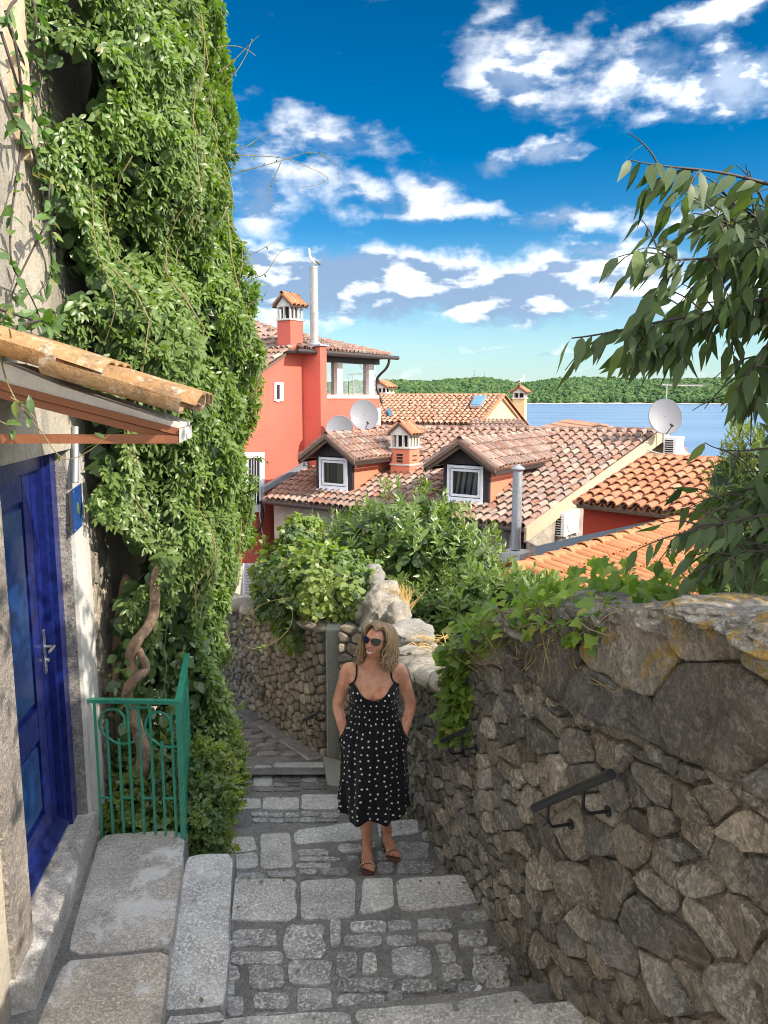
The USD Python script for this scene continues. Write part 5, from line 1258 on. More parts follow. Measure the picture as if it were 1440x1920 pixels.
# --- a low roof further down
h6 = thing('low_house', 'low tiled roof just showing above the dormer house ridge', 'house', P(1105, 830, 38))
pk = P(1108, 795, 38.)
for s_, k in ((-1, 1), (1, 2)):
    Q = (pk + [s_ * 4.2, -1.5, -1.2], pk + [s_ * 4.2, 5, -1.2], pk + [0, 5, 0], pk + [0, -1.5, 0])
    tile_roof(h6, Q if s_ > 0 else (Q[1], Q[0], Q[3], Q[2]), 'tile_far', pitch=.22, row=.5, seed=50 + k, keep=20, n=4, pans=False)
obj('wall', abox(pk[0] - 3.9, pk[0] + 3.9, pk[1] - 1.2, pk[1] + 4.8, -9, pk[2] - 1.2), 'beige_plaster', h6)
h7 = thing('tower_house', 'weathered roof end showing between the yellow gable and the ridge', 'house', P(948, 830, 27))
pk = P(938, 791, 27.)
Q = (pk + [-1.3, -2.2, -.75], pk + [1.3, -2.2, -.75], pk + [.9, 1.2, 0], pk + [-.9, 1.2, 0])
tile_roof(h7, Q, 'tile_old', pitch=.22, row=.4, seed=60, keep=40, n=4, pans=False)
obj('wall', abox(pk[0] - 1.2, pk[0] + 1.2, pk[1] - 2.0, pk[1] + 1.2, -5, pk[2] - .8), 'beige_plaster', h7)
# ------------------------------------------------------------------ plants
IVY = leaf_simple(.46, .10, .22); LAUREL = leaf_shape(.30, .10, .16); SMALL = leaf_shape(.62, .08, .12); TREE = leaf_shape(.37, .05, .34, .16); HEART = leaf_shape(.80, .10, .2); NEEDLE = leaf_shape(.24, .03, .08)
def shoots(rs, base, axis, out, npairs, step, size, shape, spread=.9, lift=.35):
    """opposite leaf pairs along short shoots; base, axis, out: n x 3"""
    n = len(base); side0 = norm(np.cross(axis, out) + 1e-6)
    P_, F_, N_, S_ = [], [], [], []
    sv = np.clip(rs.lognormal(0, .22, n), .6, 1.5)
    for k in range(npairs):
        t = (k + .4) * step
        tw = rs.uniform(0, np.pi, n)[:, None] * .35 + k * 1.2
        s = side0 * np.cos(tw) + np.cross(axis, side0) * np.sin(tw)
        p = base + axis * t[:, None] if np.ndim(t) else base + axis * t
        for sg in (-1, 1):
            f = s * sg * spread + axis * (.55 + .5 * k / npairs) + rs.normal(0, .22, (n, 3))
            P_.append(p); F_.append(f); N_.append(out + lift * Z3 + rs.normal(0, .28, (n, 3))); S_.append(size * sv * rs.uniform(.6, 1.2, n) * (1 - .25 * k / npairs))
    P_.append(base + axis * (npairs * step)); F_.append(axis + rs.normal(0, .2, (n, 3))); N_.append(out + lift * Z3); S_.append(size * rs.uniform(.6, .9, n))
    return place_leaves(shape, np.vstack(P_), np.vstack(F_), np.vstack(N_), np.concatenate(S_))

def mass(rs, lumps, n, zmin=None, skin=.35):
    """points on the outside of overlapping ellipsoids, with outward normals"""
    w = np.array([l[1][0] * l[1][1] + l[1][1] * l[1][2] for l in lumps]); w = w / w.sum()
    k = rs.choice(len(lumps), n, p=w)
    d = norm(rs.normal(0, 1, (n, 3)))
    c_ = np.array([l[0] for l in lumps])[k]; r_ = np.array([l[1] for l in lumps])[k]
    rad = 1 - skin * rs.random(n) ** 2
    wob = 1 + .35 * (meshkit.fbm(d * 2.2 + k[:, None] * 3.7, 3, 6) - .5) * 2
    p = c_ + d * r_ * (rad * wob)[:, None]
    if zmin is not None: p, d = p[p[:, 2] > zmin], d[p[:, 2] > zmin]
    return p, norm(d / 1.0)
# --- ivy on the old house
iv = thing('climbing_vine', 'huge evergreen climbing vine covering the old house wall', 'vine', (-1.5, 5, .2))
PROF_LOW = np.array([(-1.86, 4.74), (-1.62, 4.74), (-1.36, 4.98), (-1.22, 5.4), (-1.18, 6.0), (-1.20, 6.6), (-1.42, 7.1), (-1.9, 7.5)])
PROF_UP = np.array([(-1.80, 4.02), (-1.60, 4.22), (-1.38, 4.80), (-1.24, 5.3), (-1.19, 6.0), (-1.22, 6.6), (-1.45, 7.1), (-1.9, 7.5)])
def prof_at(P_, s):
    t = np.r_[0, np.cumsum(np.linalg.norm(np.diff(P_, axis=0), axis=1))]; t = t / t[-1]
    e = 1e-3
    g_ = lambda q: np.stack([np.interp(q, t, P_[:, 0]), np.interp(q, t, P_[:, 1])], -1)
    d = norm(g_(np.clip(s + e, 0, 1)) - g_(np.clip(s - e, 0, 1)))
    return g_(s), np.stack([d[:, 1], -d[:, 0]], -1)
def ivy_surface(s, z):
    w = np.clip((z - 2.3) / 1.0, 0, 1)[:, None]
    a, na = prof_at(PROF_LOW, s); b, nb = prof_at(PROF_UP, s)
    p = a * (1 - w) + b * w; n = norm(na * (1 - w) + nb * w)
    taper = np.interp(z, [-.4, .3, .9, 1.6, 3.2, 4.2, 6.5], [-.06, -.08, -.12, -.02, .04, .02, -.14])
    lump = (meshkit.fbm(np.c_[s * 6, z * 1.5, z * 0 + 3], 3, 2) - .5) * .66 + (meshkit.noise(np.c_[s * 22, z * 5, z * 0 + 1], 4) - .5) * .16
    q = p + n * (taper + lump)[:, None]
    return np.c_[q, z], np.c_[n, np.zeros(len(n))]
rs = np.random.default_rng(101)
def ivy_sample(n):
    s, z = rs.uniform(0, 1, n), rs.uniform(-.2, 6.4, n)
    ok = (z > 1.62 + .25 * np.sin(s * 40)) | (s > .30)
    ok &= ~((s < .07 + .05 * np.sin(z * 7)) & (z < 4.8))
    ok &= ~((z < 1.15) & (s > .52)) & ~((z < 1.6) & (s > .64))
    return s[ok], z[ok]
s_, z_ = ivy_sample(15000)
b_, n_ = ivy_surface(s_, z_)
ax = norm(n_ * .55 + np.c_[rs.normal(0, .35, (len(s_), 2)), -.75 + rs.normal(0, .45, len(s_))])
V, f = shoots(rs, b_ - ax * .05, ax, n_, 3, .024, .055, IVY)
foliage(iv, V, f, 'ivy_leaf', 300, score=visible_score(V, 1))
s_, z_ = ivy_sample(9000)
b_, n_ = ivy_surface(s_, z_)
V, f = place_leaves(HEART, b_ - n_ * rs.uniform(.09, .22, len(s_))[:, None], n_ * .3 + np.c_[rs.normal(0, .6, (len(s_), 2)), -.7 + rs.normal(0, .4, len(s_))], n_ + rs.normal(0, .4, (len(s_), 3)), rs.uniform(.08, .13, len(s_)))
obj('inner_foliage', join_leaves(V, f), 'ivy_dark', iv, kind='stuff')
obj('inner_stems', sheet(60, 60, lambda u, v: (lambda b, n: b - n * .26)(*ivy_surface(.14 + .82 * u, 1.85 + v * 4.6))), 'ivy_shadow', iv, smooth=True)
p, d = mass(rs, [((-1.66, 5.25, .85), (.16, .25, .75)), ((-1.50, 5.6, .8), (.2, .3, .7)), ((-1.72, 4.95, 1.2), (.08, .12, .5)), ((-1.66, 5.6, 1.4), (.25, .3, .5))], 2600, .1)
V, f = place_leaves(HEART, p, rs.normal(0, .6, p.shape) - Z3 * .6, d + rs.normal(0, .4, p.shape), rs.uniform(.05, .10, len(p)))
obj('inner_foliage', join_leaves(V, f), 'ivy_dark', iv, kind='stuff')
TW = []
for i in range(24):                                        # bare runners hanging down the face
    s0, z0 = rs.uniform(.08, .66), rs.uniform(1.9, 5.8); L_ = rs.uniform(.4, 1.4)
    q = np.linspace(0, 1, 9)
    b_, n_ = ivy_surface(np.clip(s0 + np.cumsum(rs.normal(0, .006, 9)), 0, 1), z0 - q * L_)
    TW.append(tube(b_ + n_ * (.03 + rs.uniform(0, .03)), rs.uniform(.0022, .0045), 5))
obj('runners', cat(TW), 'twig', iv, kind='stuff')
def c3(cx, cy): return 400 + .7222 * cx, .7222 * cy
def spray(pts_px, d, r=.004, leaves=12, size=.045, mat='ivy_leaf', parent=iv, name='runner', shape=IVY, tm='twig'):
    pts = spline(np.array([P(x, y, dd) for (x, y), dd in zip(pts_px, np.broadcast_to(d, len(pts_px)))]), 22)
    obj(name, tube(pts, np.linspace(r, r * .4, 22), 5), tm, parent, smooth=True)
    if leaves:
        t = rs.uniform(.05, 1, leaves); k = (t * 21).astype(int)
        V, f = place_leaves(shape, pts[k], rs.normal(0, .6, (leaves, 3)) + [0, 0, -.2], rs.normal(0, .5, (leaves, 3)) + Z3 - Y3 * .4, size * rs.uniform(.6, 1.2, leaves))
        for v in V: obj('leaf', (v, f), mat, parent)
spray([c3(20, 470), c3(60, 450), c3(130, 430), c3(205, 408), c3(262, 396), c3(305, 415), c3(325, 470)], 6.0, leaves=16, size=.03)
spray([c3(40, 400), c3(120, 405), c3(200, 415), c3(260, 440), c3(290, 455), c3(225, 488)], 6.0, leaves=9, size=.03)
spray([c3(70, 388), c3(110, 365), c3(150, 335)], 6.0, leaves=3, size=.025)
spray([c3(175, 420), c3(150, 480), c3(145, 510), c3(170, 542)], 6.0, leaves=2, size=.025)
spray([c3(10, 190), c3(50, 160), c3(90, 120), c3(118, 92)], 5.7, leaves=8, size=.025)
spray([c3(10, 125), c3(60, 120), c3(110, 145)], 5.7, leaves=3, size=.025)
spray([c3(30, 220), c3(70, 170), c3(100, 105)], 5.7, leaves=5, size=.025)
spray([c3(80, 670), c3(120, 650), c3(160, 625)], 6.2, leaves=4, size=.03)
spray([c3(110, 720), c3(150, 690), c3(180, 650), c3(200, 645)], 6.2, leaves=3, size=.03)
spray([c3(90, 790), c3(130, 770), c3(145, 740)], 6.3, leaves=8, size=.035)
spray([(470, 862), (490, 858), (505, 866), (520, 858)], 6.3, leaves=9, size=.05)
spray([(455, 1210), (480, 1216), (520, 1200), (545, 1172), (545, 1140), (528, 1128)], 6.2, leaves=8, size=.045, mat='creeper_leaf')
spray([(440, 1190), (500, 1130), (540, 1122)], 6.2, leaves=7, size=.055, mat='creeper_leaf')
spray([(430, 1330), (450, 1322), (475, 1330)], 5.9, leaves=6, size=.05, mat='creeper_leaf')
on_l = lambda pp, off=.07: [proj(on_left(x, y, off)) for x, y in pp]
def wall_spray(pp, leaves, size, off=.07):
    pts = spline(np.array([on_left(x, y, off + .03 * math.sin(i * 2.1)) for i, (x, y) in enumerate(pp)]), 26)
    obj('runner', tube(pts, np.linspace(.007, .003, 26), 6), 'twig_dark', iv, smooth=True)
    k = rs.integers(1, 26, leaves)
    V, f = place_leaves(IVY, pts[k], rs.normal(0, .5, (leaves, 3)) + [.3, -.5, -.25], rs.normal(0, .4, (leaves, 3)) + [.8, -.2, .5], size * rs.uniform(.7, 1.25, leaves))
    for v in V: obj('leaf', (v, f), 'ivy_leaf', iv)
wall_spray([(2, 60), (24, 130), (50, 190), (80, 250), (100, 330)], 16, .075)
wall_spray([(10, 20), (35, 120), (40, 260), (22, 400), (20, 480), (60, 560), (80, 610)], 24, .085)
wall_spray([(0, 150), (20, 210), (60, 280), (78, 350), (74, 430)], 16, .08)
wall_spray([(100, 420), (60, 470), (36, 520), (10, 590), (0, 610)], 20, .085)
wall_spray([(60, 0), (66, 60), (58, 140), (70, 220), (92, 300)], 34, .07)
wall_spray([(90, 10), (80, 90), (92, 180), (84, 260)], 34, .07)
wall_spray([(30, 0), (20, 60), (46, 130), (40, 200), (60, 270), (64, 330)], 30, .075)
wall_spray([(110, 330), (92, 400), (96, 470), (80, 540)], 30, .075)
wall_spray([(0, 580), (50, 596), (90, 610), (140, 640)], 24, .09, .12)
wall_spray([(0, 630), (40, 610), (100, 622)], 18, .09, .15)
spray([(2, 640), (8, 700), (40, 765), (85, 820), (120, 860), (160, 850), (205, 815)], 3.05, .004, 5, .06)
spray([(20, 745), (45, 762), (70, 790)], 3.0, .003, 4, .07); spray([(0, 790), (18, 800), (30, 812)], 3.0, .003, 4, .07)
t_ = 4.92
def trunk(pp, rr, d, nm='trunk'):
    pts = spline(np.array([[*P(x, y, d + .05 * math.sin(i * 1.7))] for i, (x, y) in enumerate(pp)]), 44)
    rad = np.interp(np.linspace(0, 1, 44), np.linspace(0, 1, len(rr)), rr) * (1 + .10 * np.sin(np.arange(44) * 1.3) * np.cos(np.arange(44) * .7))
    obj(nm, tube(pts, rad, 12), 'bark', iv, smooth=True)
trunk([(272, 1540), (266, 1500), (262, 1455), (270, 1410), (258, 1370), (243, 1325), (240, 1292), (258, 1268), (273, 1256), (270, 1238), (262, 1215)], [.020, .034, .042, .046, .050, .046, .042, .040, .032, .028, .022], 4.86)
trunk([(258, 1275), (246, 1245), (247, 1222), (262, 1195), (280, 1172), (290, 1130), (300, 1060)], [.030, .036, .036, .034, .036, .03, .024], 4.84)
trunk([(228, 1560), (232, 1440), (224, 1330), (222, 1230), (226, 1150), (240, 1080)], [.055, .05, .048, .045, .04, .035], 5.15)
trunk([(205, 1340), (222, 1345), (246, 1360)], [.012, .02, .026], 4.9, 'branch')
trunk([(214, 1480), (206, 1380), (212, 1290), (224, 1240)], [.028, .026, .022, .02], 5.0, 'branch')
spray([(244, 1252), (232, 1256), (212, 1262), (200, 1268)], 4.75, .003, 8, .06, mat='creeper_leaf')
spray([(250, 1330), (225, 1300), (215, 1285)], 4.75, .003, 8, .07, mat='ivy_dark')

# --- undergrowth at the foot of the railing
ug = thing('undergrowth', 'low leafy dark green plants spilling round the green railing foot', 'plants', (-1.4, 4.9, .2))
rs = np.random.default_rng(55)
p, d = mass(rs, [((-1.60, 4.66, .30), (.26, .16, .20)), ((-1.32, 4.72, .30), (.24, .18, .22)), ((-1.22, 4.98, .34), (.20, .32, .30)), ((-1.30, 5.4, .32), (.26, .45, .42)), ((-1.6, 5.1, .4), (.3, .4, .4)), ((-1.16, 4.72, .15), (.13, .16, .17))], 3300, .02)
V, f = shoots(rs, p, norm(d * .5 + [0, 0, .5] + rs.normal(0, .35, p.shape)), d, 2, .018, .042, SMALL)
foliage(ug, V, f, 'vine_leaf', 250, score=visible_score(V, 2))

# --- vine hanging over the rubble wall
fv = thing('hanging_vine', 'dense dark green vine hanging over the beige rubble wall', 'vine', (-.7, 8, .6))
rs = np.random.default_rng(66)
p, d = mass(rs, [((-.60, 8.0, 1.10), (.50, .75, .42)), ((-.98, 8.6, .95), (.42, .8, .42)), ((-.36, 7.45, 1.12), (.28, .35, .30)), ((-1.3, 9.2, .9), (.3, .5, .4)), ((-.75, 7.8, .78), (.36, .4, .30)), ((-1.02, 9.3, 1.45), (.25, .3, .22))], 3900, .38)
V, f = shoots(rs, p, norm(d * .35 + [0, 0, -.7] + rs.normal(0, .35, p.shape)), d, 2, .03, .075, HEART)
top = V.mean(1)[:, 2] + V.mean(1)[:, 0] * .35 + rs.normal(0, .06, len(V)) > 1.27
foliage(fv, V[~top], f, 'vine_leaf', 200, score=visible_score(V[~top], 3))
foliage(fv, V[top], f, 'creeper_leaf', 90, score=visible_score(V[top], 4))
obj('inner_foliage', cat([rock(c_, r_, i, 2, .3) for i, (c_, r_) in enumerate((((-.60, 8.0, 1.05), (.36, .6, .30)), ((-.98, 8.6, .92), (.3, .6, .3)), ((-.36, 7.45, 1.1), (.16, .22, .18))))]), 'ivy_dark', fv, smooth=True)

# --- laurel behind the right wall
lb = thing('laurel_bush', 'big bushy laurel with upright glossy leaves below the dormers', 'shrub', (.5, 9.3, -1.5))
rs = np.random.default_rng(88)
LUMPS = [((.35, 9.3, 1.25), (.62, .55, .70)), ((.95, 9.2, .95), (.55, .55, .62)), ((-.15, 9.5, 1.15), (.45, .5, .5)), ((-.72, 9.9, 1.10), (.38, .38, .36)), ((.75, 8.7, .35), (.75, .5, .65)), ((1.35, 8.9, .35), (.5, .5, .55)), ((.25, 8.6, .25), (.5, .4, .5)), ((1.25, 7.9, .0), (.7, .5, .5)), ((1.42, 7.75, .80), (.42, .35, .45)), ((1.05, 8.1, .75), (.4, .4, .45))]
p, d = mass(rs, LUMPS, 1900, -.3, .3)
V, f = shoots(rs, p, norm(d * .5 + [0, 0, .75] + rs.normal(0, .25, p.shape)), d, 4, .034, .115, LAUREL, .75, .5)
foliage(lb, V, f, 'laurel_leaf', 300, score=visible_score(V, 5))
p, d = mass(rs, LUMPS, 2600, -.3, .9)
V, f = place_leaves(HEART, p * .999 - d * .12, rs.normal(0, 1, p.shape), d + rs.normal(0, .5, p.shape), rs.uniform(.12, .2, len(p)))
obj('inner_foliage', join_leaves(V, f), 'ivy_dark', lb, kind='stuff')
for i in range(7):
    a_ = np.array([.2 + .25 * i - .5, 9.2, -1.6]); obj('stem', tube(spline([a_, a_ + [.1, .1, 1.2], LUMPS[i][0]], 10), np.linspace(.045, .015, 10), 7), 'bark', lb, smooth=True)

# --- bright creeper on the coping of the right wall
cr = thing('creeper', 'bright green lobed creeper trailing along the top of the right wall', 'creeper', wall_pt(4.0, 1.7))
rs = np.random.default_rng(17)
n = 2100
y = np.where(rs.random(n) < .70, rs.uniform(2.55, 4.6, n), rs.normal(4.42, .14, n))
hang = (np.abs(y - 4.42) < .22) & (rs.random(n) < .62)
dh = np.where(hang, -rs.uniform(0, .62, n), rs.normal(.03, .07, n) - .06)
off = np.where(hang, rs.uniform(.0, .12, n), rs.uniform(-.42, .10, n))
dens = meshkit.noise(np.c_[y * 3.1, y * 0, y * 0], 3) + .28 * (y > 3.0) + .2 * (y > 4.1)
ok = (dens > .40) | hang
p = np.array([wall_pt(a, toph(min(a, 4.55)) + b + .07 * (o < 0), o) for a, b, o in zip(y[ok], dh[ok], off[ok])])
V, f = place_leaves(lobed_shape(), p, rs.normal(0, .45, p.shape) + WN * .5 - Z3 * .35, WN * .7 + Z3 * .6 + rs.normal(0, .35, p.shape), rs.uniform(.035, .070, len(p)))
foliage(cr, V, f, 'creeper_leaf', 300, score=visible_score(V, 6))
for i in range(26):
    y0 = rs.uniform(2.6, 4.5); q = np.linspace(0, 1, 8)
    pts = np.array([wall_pt(y0 + t * rs.uniform(-.1, .5), toph(min(y0, 4.5)) - t * t * .3 + rs.normal(0, .02) + .03, .06 + rs.normal(0, .02)) for t in q])
    obj('stem', tube(spline(pts, 14), .0025, 5), 'twig', cr, smooth=True)
# --- dry grass tuft
dg = thing('grass_tuft', 'tuft of dry yellow grass growing on the sunlit wall stones', 'grass', P(748, 1160, 6.9))
rs = np.random.default_rng(5); B_ = []
for i in range(110):
    a_ = P(rs.normal(750, 9), 1150 + rs.uniform(-8, 8), 6.9 + rs.normal(0, .05)); l_ = np.array([rs.normal(0, .06), rs.normal(0, .04), rs.uniform(.14, .30)])
    B_.append(tube([a_, a_ + l_ * .55, a_ + l_ + [rs.normal(0, .03), 0, -.01]], [.004, .003, .001], 3))
obj('blades', cat(B_), 'dry_grass', dg, kind='stuff')
B_ = []
for i in range(40):
    a_ = P(rs.uniform(780, 835), rs.uniform(1195, 1225), 5.9); l_ = np.array([rs.normal(0, .10), rs.normal(0, .08), rs.uniform(.0, .06)])
    B_.append(tube([a_, a_ + l_ * .5 + [0, 0, .03], a_ + l_], [.003, .003, .001], 3))
obj('dry_stems', cat(B_), 'dry_grass', dg, kind='stuff')

# --- tree leaning in from the right
tr = thing('tree', 'broadleaf tree with drooping pointed dark leaves reaching in over the wall', 'tree', (3.2, 3.4, -.9))
rs = np.random.default_rng(303)
TB = np.array([3.2, 3.4, -.9])
obj('trunk', tube(spline([TB, TB + [.05, 0, 1.6], TB + [-.05, .05, 3.2], TB + [-.1, .0, 4.8]], 16), np.linspace(.13, .06, 16), 12), 'bark', tr, smooth=True)
LP, LF, LN, LS = [], [], [], []
def bough(pp, d, r, twigs, tl, dens=1.0, size=.125, inframe=True):
    pts = spline(np.array([P(x, y, dd) for (x, y), dd in zip(pp, np.linspace(d[0], d[1], len(pp)))]) if inframe else np.array(pp), 30)
    obj('branch', tube(pts, np.linspace(r, r * .25, 30), 7), 'twig_dark', tr, smooth=True)
    def dress(q, step):
        L_ = np.linalg.norm(np.diff(q, axis=0), axis=1).sum(); m = max(2, int(L_ / step * dens))
        for i, t in enumerate(np.linspace(.08, 1, m)):
            k = t * (len(q) - 1); a = int(min(k, len(q) - 2)); p_ = q[a] + (q[a + 1] - q[a]) * (k - a)
            tn = norm(q[a + 1] - q[a]); sd_ = norm(np.cross(tn, Z3)) * (1 if i % 2 else -1)
            LP.append(p_); LF.append(tn * .75 + sd_ * .55 + np.array([0, 0, -.75]) + rs.normal(0, .25, 3)); LN.append(sd_ * .3 + Z3 * .45 - Y3 * .65 + rs.normal(0, .35, 3)); LS.append(size * rs.uniform(.75, 1.2))
    dress(pts, .05)
    for i in range(twigs):
        k = int(rs.uniform(.05, .9) * 29); b = pts[k]; tn = norm(pts[min(k + 1, 29)] - pts[max(k - 1, 0)])
        dr = norm(tn * .7 + np.array([rs.normal(0, .5), rs.normal(0, .5), rs.normal(-.1, .55)]))
        q = spline([b, b + dr * tl * .5 + [0, 0, .01], b + dr * tl + [0, 0, -.10 * tl]], 8)
        obj('twig', tube(q, [.0045, .004, .004, .0035, .003, .003, .002, .002], 5), 'twig_dark', tr, smooth=True)
        dress(q, .05)
bough([(1560, 380), (1440, 345), (1340, 322), (1250, 312), (1182, 300)], (3.5, 3.3), .010, 7, .20)
bough([(1560, 470), (1440, 470), (1330, 485), (1240, 490), (1178, 515)], (3.5, 3.25), .010, 26, .28)
bough([(1560, 520), (1440, 480), (1380, 430), (1300, 400)], (3.6, 3.4), .010, 18, .26)
bough([(1580, 560), (1440, 560), (1330, 585), (1230, 605), (1150, 622), (1072, 634)], (3.5, 3.2), .012, 22, .22)
bough([(1580, 600), (1440, 590), (1340, 600), (1260, 640), (1170, 660)], (3.7, 3.4), .010, 20, .26)
bough([(1580, 640), (1440, 650), (1410, 690), (1380, 730)], (3.4, 3.2), .010, 16, .24)
bough([(1580, 560), (1470, 420), (1420, 360), (1405, 320)], (3.7, 3.6), .010, 16, .24)
bough([(1580, 700), (1440, 700), (1410, 730), (1390, 760)], (3.5, 3.4), .010, 14, .24)
bough([(1580, 450), (1440, 420), (1390, 390), (1340, 360)], (3.8, 3.6), .010, 20, .26)
bough([(1560, 850), (1440, 840), (1370, 845), (1322, 830)], (3.2, 3.0), .007, 3, .16, .8)
bough([(1560, 980), (1440, 965), (1340, 985), (1260, 1005), (1195, 1030)], (3.0, 2.75), .008, 9, .17, .8, .095)
bough([(1560, 1040), (1440, 1040), (1360, 1050), (1290, 1080)], (3.0, 2.8), .008, 18, .2, .8, .10)
bough([(1560, 920), (1440, 920), (1380, 950), (1330, 1000)], (3.2, 3.0), .008, 22, .24, .9, .11)
bough([(1560, 1000), (1440, 1000), (1400, 1060)], (3.2, 3.0), .008, 24, .24, .9, .11)
for i in range(100):                                       # the crown outside the picture
    a_ = TB + [-.05, 0, 2.6 + rs.uniform(0, 2.2)]; th = rs.uniform(0, 2 * np.pi)
    e_ = np.array([2.65, 2.45, 3.95]) + np.array([math.cos(th) * 1.3, math.sin(th) * 1.5, rs.uniform(-1.2, 1.35)]) * rs.uniform(.5, 1)
    if i % 3 == 0: e_ = np.array([2.05, 1.75, 4.35]) + np.array([math.cos(th) * .85, math.sin(th) * .8, rs.uniform(-1.1, 1.2)]) * rs.uniform(.4, 1)
    if e_[0] / max(e_[1], .3) < .66: continue
    bough([a_, (a_ + e_) / 2 + [0, 0, .15], e_], None, .014, 7, .32, .8, .13, False)
V, f = place_leaves(TREE, np.array(LP), np.array(LF), np.array(LN), np.array(LS))
pr = proj(V.mean(1))
bad = ((pr[:, 0] > 1318) & (pr[:, 0] < 1445) & (pr[:, 1] > 770) & (pr[:, 1] < 905) & (np.arange(len(V)) % 5 > 0)) | ((pr[:, 0] < 1372) & (pr[:, 1] > 700) & (pr[:, 1] < 812)) | ((pr[:, 0] < 1440) & (pr[:, 1] > 775) & (pr[:, 1] < 812)) | ((pr[:, 0] < 1450) & (pr[:, 0] > 0) & (pr[:, 1] < 275) & (pr[:, 1] > -20)) | ((pr[:, 0] < 1300) & (pr[:, 1] > 700) & (pr[:, 1] < 850)) | ((pr[:, 0] < 1175) & (pr[:, 1] > 850))
V = V[~bad & ~((pr[:, 0] > 1280) & (pr[:, 0] < 1445) & (pr[:, 1] < 720) & (np.arange(len(V)) % 10 < 3))]
foliage(tr, V, f, 'tree_leaf', 300, score=visible_score(V, 7))

# --- feathery bush behind it
cb = thing('feathery_bush', 'yellow-green feathery evergreen bush right of the red house', 'shrub', (3.0, 6.3, -1.5))
rs = np.random.default_rng(404)
CL = [((2.98, 6.3, 2.05), (.28, .3, .75)), ((3.28, 6.2, 2.2), (.33, .3, .75)), ((2.85, 6.1, 1.55), (.32, .3, .45)), ((3.2, 6.0, 1.3), (.45, .35, .7)), ((2.72, 5.6, 1.1), (.30, .3, .45)), ((3.0, 5.4, .9), (.5, .4, .6))]
p, d = mass(rs, CL, 2400, -.2, .5)
V, f = shoots(rs, p, norm(d * .4 + [0, 0, .85] + rs.normal(0, .25, p.shape)), d, 5, .022, .075, NEEDLE, .6, .3)
foliage(cb, V, f, 'conifer_leaf', 200, score=visible_score(V, 8))
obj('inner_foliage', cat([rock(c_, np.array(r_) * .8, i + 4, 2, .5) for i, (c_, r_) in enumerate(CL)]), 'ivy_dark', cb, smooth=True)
obj('trunk', tube([[3.1, 6.1, -1.6], [3.05, 6.2, 1.5]], [.06, .03], 8), 'bark', cb, smooth=True)

# --- what lies about on the steps
dl = obj('dry_leaves', join_leaves(*(lambda rs: place_leaves(SMALL, (lambda y: np.c_[np.where(rs.random(170) < .75, RW(y) - .03 - np.abs(rs.normal(0, .10, 170)), rs.uniform(-.9, .6, 170)), y, np.select([y < 3.15, y < 4.37, y < 5.3, y < 6.05], [.396, .208, .018, -.172], -.36)])(rs.uniform(2.75, 6.4, 170)), rs.normal(0, 1, (170, 3)) * [1, 1, .15], rs.normal(0, .25, (170, 3)) + Z3, rs.uniform(.015, .034, 170)))(np.random.default_rng(12))), 'dead_leaf', kind='stuff')
lt = PZ(895, 1856, .205)
obj('paper_scrap', stone([(-.03, -.012), (.03, -.016), (.034, .010), (0, .006), (-.028, .014)], lt, norm([.5, .8, 0]), norm([-.8, .5, 0]), Z3, .002, .004, 14, (1, 1, .5), (0, 1, 1.4), .8, 3), 'white_frame', label='small white paper scrap lying on the cobbles near the wall', cat='litter')
# ------------------------------------------------------------------ the woman
def mat_skin():
    g = G(); p = g.pos()
    n = g.noise(p, 18., 4, .6)
    c_ = g.mix(g.rng(n, .35, .65), (.43, .195, .12), (.54, .285, .19))
    c_ = g.mix(g.rng(g.noise(p, 90., 4, .7), .58, .70, 0, .45), c_, (.30, .12, .07))
    M['skin'] = g.done('skin', g.add('principled_bsdf', 'BSDF', base_color=c_, roughness=.42, subsurface_weight=.12, subsurface_scale=.01, specular_ior_level=.45, normal=g.bump(g.noise(p, 160., 5, .7), .0016)))
    g = G()
    uv = g.add('attribute', 'vector', attribute='st')
    d1 = g.voro(g.vmath('multiply', uv, (1 / .044, 1 / .044, 0)), 1.0, rnd=.46, dims='2D')
    dot = g.rng(d1, .108, .148, 1.0, 0.0)
    fab = g.noise(g.vmath('multiply', uv, (900, 900, 0)), 1.0, 2)
    c_ = g.mix(dot, (.0060, .0060, .0085), (.62, .61, .58))
    M['dress_cloth'] = g.done('dress_cloth', g.add('principled_bsdf', 'BSDF', base_color=c_, roughness=.85, specular_ior_level=.2, sheen_weight=.05, normal=g.bump(fab, .0006)))
    g = G(); rv = g.rnd(); p = g.pos()
    n = g.noise(g.vmath('multiply', p, (60, 60, 8)), 1.0, 4, .6)
    c_ = g.mix(1.0, g.ramp(rv, [(0, (.20, .13, .07)), (.2, (.38, .26, .14)), (.45, (.66, .49, .28)), (.8, (.80, .66, .42)), (1, (.86, .75, .53))]), g.gray(g.rng(n, .3, .7, .65, 1.2)), 'multiply')
    M['hair'] = g.done('hair', g.add('principled_bsdf', 'BSDF', base_color=c_, roughness=.38, specular_ior_level=.5, anisotropic=.4))
    mat_plain('hair_root', (.10, .065, .04), .5, vary=.3, scale=60.)
    mat_plain('lens', (.006, .008, .014), .05); mat_plain('teeth', (.62, .57, .50), .3); mat_plain('lips', (.42, .16, .125), .45)
    mat_plain('sandal', (.10, .055, .04), .5); mat_plain('stud', (.75, .66, .45), .25, metal=.8); mat_plain('nail', (.40, .10, .09), .2)
mat_skin()
WC = np.array([-.065, 4.74, 0.])
wm = thing('person', 'woman in black polka-dot sundress and sunglasses, hands in her pockets, walking up', 'person', WC)
W_ = lambda x, y, z: WC + np.array([x, y, z])
def ball(c, r): return m3.Manifold.sphere(1.0, 20).scale(tuple(np.broadcast_to(np.asarray(r, float), 3))).translate(tuple(map(float, c)))
